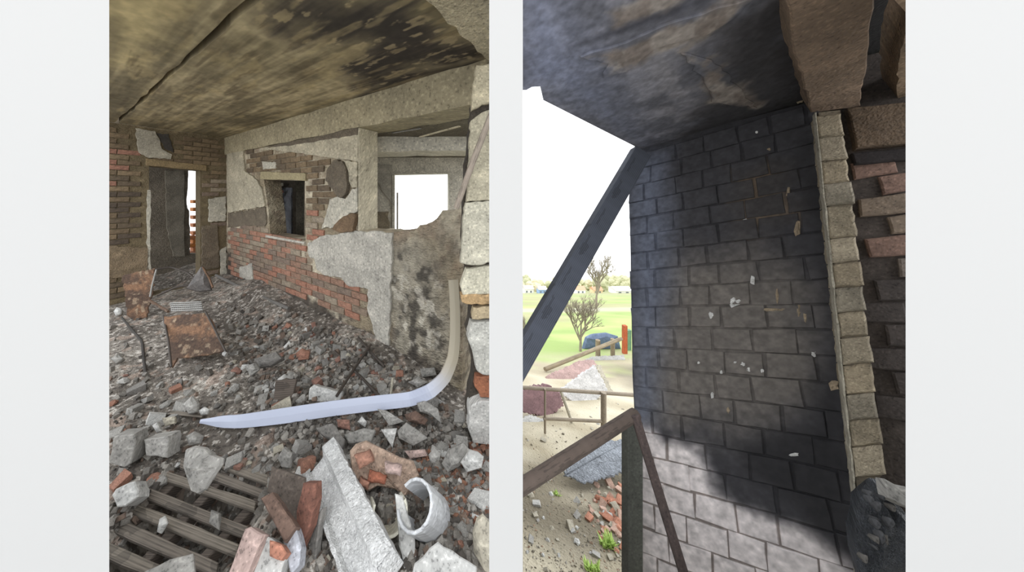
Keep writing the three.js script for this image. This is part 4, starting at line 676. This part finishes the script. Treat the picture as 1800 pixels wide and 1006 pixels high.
  const tC = tex(900, 900, (x, y) => {
    const s = mix(b0[0], b1[0], x), h = mix(b0[1], b1[1], y), P = [s, h], n = fbm(s * 6 + 4, h * 6, 5) - 0.5, f = fbm(s * 40, h * 40, 3), m = fbm(s * 14, h * 5 + 9, 4);
    let c = mix3([96, 96, 103], [130, 128, 133], sm(-0.15, 0.15, n));
    c = mix3(c, [122, 130, 156], sm(-0.2, 0.25, sdist(P, flareC) + n * 0.2) * 0.7);  // blue lens flare near the outer edge put into the ceiling colour
    c = mix3(c, [52, 52, 60], sm(-0.04, 0.05, sdist(P, lines) + n * 0.1) * 0.8);
    c = mix3(c, [50, 48, 50], sm(-0.12, 0.12, sdist(P, drk2) + n * 0.25) * 0.9);
    for (const p of pat) c = mix3(c, mix3([150, 140, 130], [120, 108, 98], sm(0.4, 0.6, m)), sm(-0.03, 0.04, sdist(P, p) + n * 0.24) * 0.8);
    return c.map((v) => v * (0.82 + 0.36 * f));
  }, { wrap: false });
  const uvC = (x, y) => [(x - b0[0]) / (b1[0] - b0[0]), (y - b0[1]) / (b1[1] - b0[1])];
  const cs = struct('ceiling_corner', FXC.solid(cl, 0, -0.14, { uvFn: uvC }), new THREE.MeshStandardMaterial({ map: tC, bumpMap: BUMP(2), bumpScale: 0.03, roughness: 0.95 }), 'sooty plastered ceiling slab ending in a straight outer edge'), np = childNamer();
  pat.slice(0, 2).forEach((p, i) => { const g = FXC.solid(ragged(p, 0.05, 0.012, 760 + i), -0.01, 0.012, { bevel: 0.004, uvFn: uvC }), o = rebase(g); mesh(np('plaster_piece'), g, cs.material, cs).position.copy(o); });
  struct('beam_brown', FXC.solid(ragged(pcl([[1376, -60], [1381, 0], [1390, 50], [1397, 100], [1410, 140], [1426, 199], [1514, 187], [1518, 150], [1529, 80], [1531, 40], [1538, 0], [1546, -60]], 0.1), 0.07, 0.006, 770), -0.05, 0.1, { bevel: 0.006 }), stone(158, 134, 112, { tile: 0.6, bump: 0.012 }), 'brown plastered beam coming down to the top of the column');
  struct('beam_edge', FXC.solid(ragged(pcl([[1600, 30], [1582, 100], [1576, 150], [1584, 186], [1680, 180], [1680, 0]], 0.1), 0.07, 0.006, 771), -0.05, 0.1), stone(150, 126, 100, { tile: 0.6, bump: 0.012 }));
  struct('ceiling_gap_shade', FXC.solid([...pcl([[1390, 240], [1380, -80]], 0), [1.9, 0.3], [1.9, -1.6], [0.6, -1.2]], -0.25, -0.31), stone(40, 37, 38), 'black panel above the gap between the beams, its darkness painted');  // black sheet gives the void between the beams its darkness by colour
  // charred remains at the foot of the column
  const f1 = tilted(1550, 930, 1.24, -0.2, 0.35, 0.9);
  thingMesh('charred_lump', 'black charred lump with grey ash at the foot of the column', 'lump', rockGeo(f1, f1.poly([[1512, 1030], [1508, 960], [1510, 900], [1520, 862], [1532, 842], [1552, 846], [1562, 868], [1592, 905], [1640, 950], [1640, 1040]]).reverse(), 0.08, 0.3, 780), stone(104, 108, 114, { tile: 0.18, bump: 0.05, rough: 0.6 }));
  M.ash = stone(116, 117, 120);
  { const lump = scene.children.find((o) => o.name === 'charred_lump'), q = rng(790), na = childNamer();
    for (let i = 0; i < 16; i++) { const u = 1522 + 66 * q(), v = 858 + 145 * q(), e = 3 + 6 * q(), fr = tilted(u, v, 1.205 - 0.02 * q(), -0.2, 0.35, 0.9), l = Array.from({ length: 7 }, (_, k) => { const a = k / 7 * 6.283, z = 0.6 + 0.6 * q(); return [u + Math.cos(a) * e * z * 0.7, v + Math.sin(a) * e * z * 1.3]; }), g = rockGeo(fr, fr.poly(l), 0.03, 0.2, 7900 + i); g.translate(-lump.position.x, -lump.position.y, -lump.position.z); mesh(na('ash_flake'), g, i % 4 ? M.ash : M.grey3, lump); } }
  const f2 = tilted(1580, 868, 1.2, -0.1, 0.6, 0.8);
  thingMesh('broken_slab', 'pale broken slab lying against the charred lump', 'slab', f2.solid(ragged(f2.poly([[1556, 842], [1574, 852], [1640, 872], [1640, 912], [1590, 890], [1562, 876]]), 0.04, 0.004, 781), -0.04, 0, { bevel: 0.004 }), M.grey);
}
// ---- steel and timber at the open side
{
  const blue = stone(112, 118, 132, { map: T.wood, tile: 0.5, bump: 0.002 });
  thingMesh('diagonal_beam', 'dark straight beam slanting up to the corner of the wall', 'beam', bar(at(1126, 268, 2.2), at(896, 664, 1.72), 0.125, 0.07, V(0, 0.2, 1)), blue);
  thingMesh('diagonal_rail', 'thick brown handrail slanting down to the left from the steel post', 'handrail', tube([at(1117, 728, 1.64), at(900, 867, 1.3)], 0.031, 12), stone(140, 122, 110, { map: T.wood, tile: 0.4, bump: 0.002 }));
  const post = bar(at(1111, 738, 1.76), at(1111, 738, 1.76).setY(-1.3), 0.092, 0.06, V(0, 0, 1));
  thingMesh('steel_post', 'dark upright steel post at the foot of the wall corner', 'post', post, stone(104, 106, 98, { bump: 0.001, rough: 0.6 }));
  thingMesh('steel_bar', 'thin dark bar slanting down across the pale bricks', 'bar', bar(at(1116, 730, 1.6), at(1210, 1035, 1.44), 0.044, 0.02, V(0, 0, 1)), stone(96, 82, 78, { bump: 0.001 }));
}
// ---- the hillside outside
const GK = 0.3155, GH = -1.4;
const gy = (x, z) => GH + GK * Math.min(z, -0.9) + (z < -2.5 ? 0.10 * (fbm(x * 0.9, z * 0.9 + 50, 3) - 0.5) : 0);
function groundAt(u, v) { const d = F * (1.6 - GH) / (v - PY - F * GK), p = at(u, v, d); p.y = gy(p.x, p.z); return p; }
{
  const rows = [], P = [], C = [], U = [], idx = [], nx = 90;
  for (let d = -12; d < 0; d += 4) rows.push(d); for (let d = 0.5; d < 170; d *= 1.045) rows.push(d); rows.push(175);
  rows.forEach((d, j) => { for (let i = 0; i <= nx; i++) {
    const e = Math.max(d, 2), x = mix(-2.6, 3.2, i / nx) * Math.max(e, 6), z = -d; P.push(x, gy(x, z), z); U.push(x / 1.3, z / 1.3);
    const n = fbm(x * 0.5, z * 0.5, 4), m = fbm(x * 2.2, z * 2.2 + 8, 4), b = fbm(x * 0.09 + 3, z * 0.12, 3);
    let c = mix3([196, 184, 156], [226, 216, 190], sm(0.35, 0.65, m));
    c = mix3(c, [112, 104, 88], sm(0.55, 0.7, n) * 0.7);
    const green = mix3([160, 184, 104], [192, 206, 128], sm(0.35, 0.65, n));
    c = mix3(c, green, sm(9.5, 14, d + (m - 0.5) * 6));
    c = mix3(c, [186, 172, 140], sm(0.5, 0.62, b) * sm(12, 20, d) * 0.6);
    c = mix3(c, [206, 200, 184], sm(4, 1, Math.abs(d - 31 - 0.15 * x)) * 0.8);
    c = mix3(c, [176, 178, 132], sm(55, 90, d) * 0.8);
    C.push(...c.map((v) => s2l(v * 0.84 / 255)));
  } });
  for (let j = 0; j < rows.length - 1; j++) for (let i = 0; i < nx; i++) { const a = j * (nx + 1) + i, b = a + 1, c = a + nx + 1, d = c + 1; idx.push(a, b, c, b, d, c); }
  const g = new THREE.BufferGeometry(); g.setAttribute('position', new THREE.Float32BufferAttribute(P, 3)); g.setAttribute('color', new THREE.Float32BufferAttribute(C, 3)); g.setAttribute('uv', new THREE.Float32BufferAttribute(U, 2)); g.setIndex(idx); g.computeVertexNormals();
  struct('ground', g, new THREE.MeshStandardMaterial({ vertexColors: true, bumpMap: T.bump, bumpScale: 0.03, roughness: 1 }), 'sloping ground with debris in front and green fields beyond');
}
{
  const onG = (poly, dz = 0) => { const c = mid(poly); return groundAt(c[0], Math.max(c[1], low(poly) - 8)).z * -1 + dz; };
  const G = (name, label, cat, poly, m, o = {}) => slab(name, label, cat, poly, { d: onG(poly, o.dz || 0), n: [0, 0.7, 0.7], t: 0.1, mat: m, bevel: 0.01, rag: 0.02, ...o });
  G('roof_sheet', 'dark red collapsed roof sheet at the left of the wreckage', 'sheet', [[905, 694], [935, 679], [962, 676], [985, 690], [992, 714], [962, 734], [905, 722]], stone(166, 132, 135), { n: [0.15, 0.4, 0.9] });
  G('roof_sheet', 'faded pink roof sheet behind the white one', 'sheet', [[948, 690], [962, 660], [1020, 634], [1042, 632], [1050, 642], [985, 690]], stone(218, 186, 180), { n: [0, 0.7, 0.7], dz: 0.9 });
  G('roof_sheet', 'white collapsed sheet lying tilted in the wreckage', 'sheet', [[982, 688], [1046, 642], [1056, 660], [1070, 690], [1022, 718], [1002, 704]], stone(244, 242, 240), { n: [0.1, 0.5, 0.85], dz: 0.3 });
  G('wooden_plank', 'brownish plank on the right edge of the white sheet', 'plank', [[1047, 642], [1056, 642], [1078, 690], [1070, 694]], M.cream, { dz: 0.1 });
  G('dark_tarp', 'crumpled blue grey tarp spread on the debris ground', 'tarp', [[990, 836], [1010, 800], [1050, 778], [1110, 768], [1116, 826], [1070, 838], [1030, 850]], stone(172, 178, 186, { bump: 0.05, tile: 0.8 }), { n: [0, 0.95, 0.35], t: 0.03 });
  G('concrete_plate', 'pale flat plate lying before the blue covered pile', 'plate', [[1028, 634], [1040, 627], [1096, 624], [1100, 634], [1074, 642], [1040, 641]], stone(206, 204, 200));
  G('grey_board', 'grey board at the lower left of the wreckage', 'board', [[914, 738], [930, 728], [960, 738], [940, 748], [916, 746]], M.white, { n: [0, 0.9, 0.4] });
  { const f = tilted(1058, 604, 13.4, 0, 0.3, 0.95); thingMesh('covered_pile', 'low pile under a blue grey cover next to the bare tree', 'cover', rockGeo(f, f.poly([[1024, 614], [1030, 594], [1046, 587], [1066, 585], [1086, 591], [1092, 614]]).reverse(), 0.6, 0.3, 820), stone(120, 138, 166)); }
  const stick = (n, label, cat, a, b, r, m) => thingMesh(n, label, cat, tube([a, b], r, 8, 1), m);
  const gp = (u, v, v2) => { const p = groundAt(u, v), d = -p.z; return [p, at(u, v2, d)]; };
  { const [a, b] = gp(1098, 622, 572); thingMesh('orange_post', 'upright orange post beside the wall corner', 'post', bar(a, b, 0.15, 0.15, V(0, 0, 1)), stone(214, 112, 70)); }
  { const [a, b] = gp(1104, 616, 580); thingMesh('green_post', 'green post right behind the orange post', 'post', bar(a, b, 0.2, 0.15, V(0, 0, 1)), stone(132, 172, 140)); }
  { const [a, b] = gp(1051, 630, 598); stick('fence_post', 'pale wooden post left of the two before the covered pile', 'post', a, b, 0.09, M.woodPale); }
  { const [a, b] = gp(1077, 629, 596); stick('fence_post', 'pale wooden post right of the two before the covered pile', 'post', a, b, 0.08, M.woodPale); }
  stick('long_beam', 'long pale timber lying from the covered pile toward the left', 'timber', groundAt(958, 654).add(V(0, 0.1, 0)), groundAt(1092, 628).add(V(0, 0.75, 0)), 0.07, M.woodPale);
  // railing
  const rl = group('metal_railing', groundAt(1061, 760)), nr = childNamer(), dr = 5.6, put = (n, p, q, r) => { const g = tube([p, q], r, 8, 1); g.translate(-rl.position.x, -rl.position.y, -rl.position.z); mesh(nr(n), g, M.railing, rl); };
  M.railing = stone(186, 172, 152, { bump: 0.001 });
  put('rail', at(900, 680, dr + 0.2), at(1120, 695, dr), 0.034); put('rail', at(955, 736, dr + 0.1), at(1062, 741, dr), 0.03);
  const foot = groundAt(1061, 760); put('post', at(1061, 690, dr), at(1061, 765, dr), 0.05); put('post', at(958, 684, dr + 0.1), at(958, 762, dr + 0.1), 0.022); rl.userData = { label: 'low metal railing with two rails crossing in front of the wreckage', category: 'railing' };
  stick('thin_post', 'thin leaning stick behind the railing at the white sheet', 'stick', at(985, 686, 6.4), at(1005, 742, 6.2), 0.03, M.cream);
  // bare trees
  function bareTree(label, base, height, seed, spread) {
    const r = rng(seed), t = group('bare_tree', base), lv = [[], []];
    const grow = (p, dir, len, rad, k) => {
      const q = p.clone().addScaledVector(dir, len), g = new THREE.CylinderGeometry(rad * 0.62, rad, len, 5, 1, true); g.translate(0, len / 2, 0); g.applyQuaternion(new THREE.Quaternion().setFromUnitVectors(V(0, 1, 0), dir)); g.translate(p.x, p.y, p.z); lv[k < 1 ? 0 : 1].push(g);
      if (k > 5) return;
      const n = k < 1 ? 5 : 3; for (let i = 0; i < n; i++) { const a = r() * 6.283, s = spread * (0.5 + 0.7 * r()), d2 = dir.clone().add(V(Math.cos(a) * s, 0.12 + 0.25 * r(), Math.sin(a) * s)).normalize(); grow(p.clone().addScaledVector(dir, len * mix(0.5, 1, r())), d2, len * mix(0.58, 0.85, r()), rad * 0.62, k + 1); }
    };
    grow(V(0, -0.1, 0), V(0.03, 1, 0).normalize(), height * 0.24, height * 0.016, 0);
    const bk = stone(188, 176, 156); mesh('trunk', mergeGeometries(lv[0]), bk, t); mesh('branches', mergeGeometries(lv[1]), bk, t);
    return tag(t, label, 'tree');
  }
  bareTree('large leafless tree standing in the green field', groundAt(1020, 617), 4.1, 31, 0.75);
  bareTree('smaller leafless tree behind the slanting dark beam', groundAt(926, 640), 3.0, 32, 0.7);
  bareTree('leafless tree rising above the distant treeline', groundAt(1048, 540), 4.6 * 2.2, 35, 0.6);
  { const p = V(0.05, 0, -9.2); p.y = gy(p.x, p.z); bareTree('leafless tree whose twigs show in the bright square window', p, 6.3, 41, 0.75); }
  // distant trees and houses
  const crowns = [0, 1, 2].map((k) => { const parts = []; const r = rng(840 + k); for (let i = 0; i < 7; i++) { const g = new THREE.IcosahedronGeometry(0.5 + 0.35 * r(), 2), p = g.attributes.position; const ox = (r() - 0.5) * 1.7, oy = 1.0 + r() * 1.1, oz = (r() - 0.5) * 1.2; for (let j = 0; j < p.count; j++) { const s = 0.8 + 0.5 * vnoise(p.getX(j) * 6 + i * 9, p.getY(j) * 6 + p.getZ(j) * 5); p.setXYZ(j, p.getX(j) * s + ox, p.getY(j) * s + oy, p.getZ(j) * s + oz); } g.computeVertexNormals(); parts.push(g); } return mergeGeometries(parts); });
  const trunkG = new THREE.CylinderGeometry(0.1, 0.16, 1.2, 7); trunkG.translate(0, 0.6, 0);
  const tm = [flat(186, 184, 150), flat(174, 174, 140), flat(196, 186, 156)], tr = rng(850), barkM = flat(120, 108, 92);
  for (let i = 0; i < 17; i++) {
    const u = 898 + i * 13.6 + (tr() - 0.5) * 2, d = 118 + 16 * (i % 3) + 3 * tr(), p = at(u, 520, d); p.y = gy(p.x, -d) - 0.2; const t = group('distant_tree', p);
    mesh('crown', crowns[i % 3], tm[Math.floor(tr() * 3)], t); mesh('trunk', trunkG, barkM, t); const k = mix(1.9, 2.6, tr()); t.scale.set(k * 0.95, k * mix(0.85, 1.25, tr()), k); t.rotation.y = tr() * 6;
    tag(t, 'small olive green tree in the distant row beyond the fields', 'tree', 'distant treeline trees');
  }
  const house = (label, u, v, w, h, d, wallM, roofM) => {
    const p = at(u, v, d); p.y = gy(p.x, -d) - 0.15; const t = group('house', p), W = w / F * d, H = h / F * d * 0.62;
    mesh('wall', new THREE.BoxGeometry(W, H, W * 0.7).translate(0, H / 2, 0), wallM, t);
    const f = new Frame(V(-W * 0.54, H, 0), V(0, 0, 1), V(0, 1, 0), V(1, 0, 0)); mesh('roof', f.solid([[-W * 0.42, 0], [W * 0.42, 0], [0, H * 0.6]], 0, W * 1.08), roofM, t);
    for (const x of [-0.25, 0.2]) mesh(x < 0 ? 'window' : 'window_001', new THREE.BoxGeometry(W * 0.16, H * 0.35, 0.06).translate(x * W, H * 0.55, W * 0.355), flat(110, 116, 126, 0.3), t);
    return tag(t, label, 'house');
  };
  const hw = flat(246, 244, 240), rg = flat(196, 186, 176);
  house('small white house at the left end of the distant row', 928, 518, 16, 15, 98, hw, rg);
  house('small blue house next to the slanting beam', 952, 519, 14, 14, 96, flat(150, 176, 214), rg);
  house('small white house with a reddish roof right of the bare tree', 1018, 517, 16, 14, 96, hw, flat(206, 160, 132));
  house('low ochre house in the middle of the distant row', 1048, 517, 16, 12, 100, flat(222, 200, 160), flat(196, 150, 120));
  house('long white house nearest the wall corner', 1090, 516, 28, 13, 100, hw, flat(206, 204, 200));
  // debris on the near slope
  const r = rng(870), kinds = [['brick_shard', [stone(220, 156, 128), stone(232, 196, 176)], 'orange brick shard lying on the slope below the railing', 'brick', 'orange brick shards on the slope'], ['stone_piece', [M.white, M.cream, M.grey], 'small pale stone lying on the brown slope outside', 'stone', 'pale stones on the slope']];
  for (let i = 0; i < 120; i++) {
    const kind = i < 62 ? 0 : 1, u = kind ? mix(922, 1096, r()) : mix(1030, 1098, Math.sqrt(r())), v = kind ? mix(745, 1004, r()) : mix(850, 970, r()), p = groundAt(u, v), k = mix(3, 8.5, r() ** 1.5) / F * -p.z, kd = kinds[kind];
    const tone = Math.floor(r() * kd[1].length), m = mesh(kd[0], chunks[Math.floor(r() * 14)], kd[1][tone]); m.position.set(p.x, p.y + k * 0.3, p.z); m.rotation.set((r() - 0.5) + 0.3, r() * 6, (r() - 0.5)); m.scale.set(k, k * 0.7, k * 0.9); const look = kind ? ['small white stone', 'small cream stone', 'small grey stone'][tone] : ['orange brick shard', 'pale pink brick shard'][tone]; tag(m, `${look} lying on the brown slope below the wreckage`, kd[3], `${look}s on the slope`);
  }
  const im = new THREE.InstancedMesh(chunks[2], stone(255, 255, 255), 1500), o = new THREE.Object3D(), c = new THREE.Color(); im.name = 'slope_debris';
  for (let i = 0; i < 1500; i++) { const u = mix(905, 1120, r()), v = mix(700, 1060, Math.sqrt(r())), p = groundAt(u, v), k = mix(0.8, 3.2, r() ** 2) / F * -p.z; o.position.copy(p); o.rotation.set(r() * 6, r() * 6, r() * 6); o.scale.set(k, k * 0.7, k); o.updateMatrix(); im.setMatrixAt(i, o.matrix); const q = [[196, 186, 164], [222, 216, 204], [150, 140, 122], [206, 176, 150], [172, 164, 148]][Math.floor(r() * 5)]; c.setRGB(...q.map((w) => s2l(w / 255))); im.setColorAt(i, c); }
  scene.add(im); tag(im, 'fine mixed debris scattered over the brown slope', 'debris', null, 'stuff');
  // weeds
  const weed = (label, u, v, h, n, seed) => { const q = rng(seed), p = groundAt(u, v), g = []; for (let i = 0; i < n; i++) { const a = q() * 6.283, l = h * (0.5 + 0.6 * q()), b = new THREE.ConeGeometry(0.012 + 0.012 * q(), l, 4, 2); b.scale(1, 1, 0.35); b.translate(0, l / 2, 0); b.rotateX(0.2 + 0.8 * q()); b.rotateY(a); b.translate((q() - 0.5) * h * 1.2, 0, (q() - 0.5) * h * 0.6); g.push(b); } const geo = mergeGeometries(g); geo.translate(p.x, p.y - 0.01, p.z); thingMesh('weed_tuft', label, 'weed', geo, flat(178, 204, 116)); };
  weed('bright green weed tuft beside the orange brick shards', 1068, 958, 0.12, 60, 880); weed('green weed tuft lowest on the slope', 1042, 1000, 0.1, 50, 881); weed('small green weed on the bare slope below the handrail', 978, 868, 0.08, 30, 882);
}
scene.traverse((o) => { if (o.isMesh) { o.castShadow = true; o.receiveShadow = true; } });
renderer.render(scene, camera);
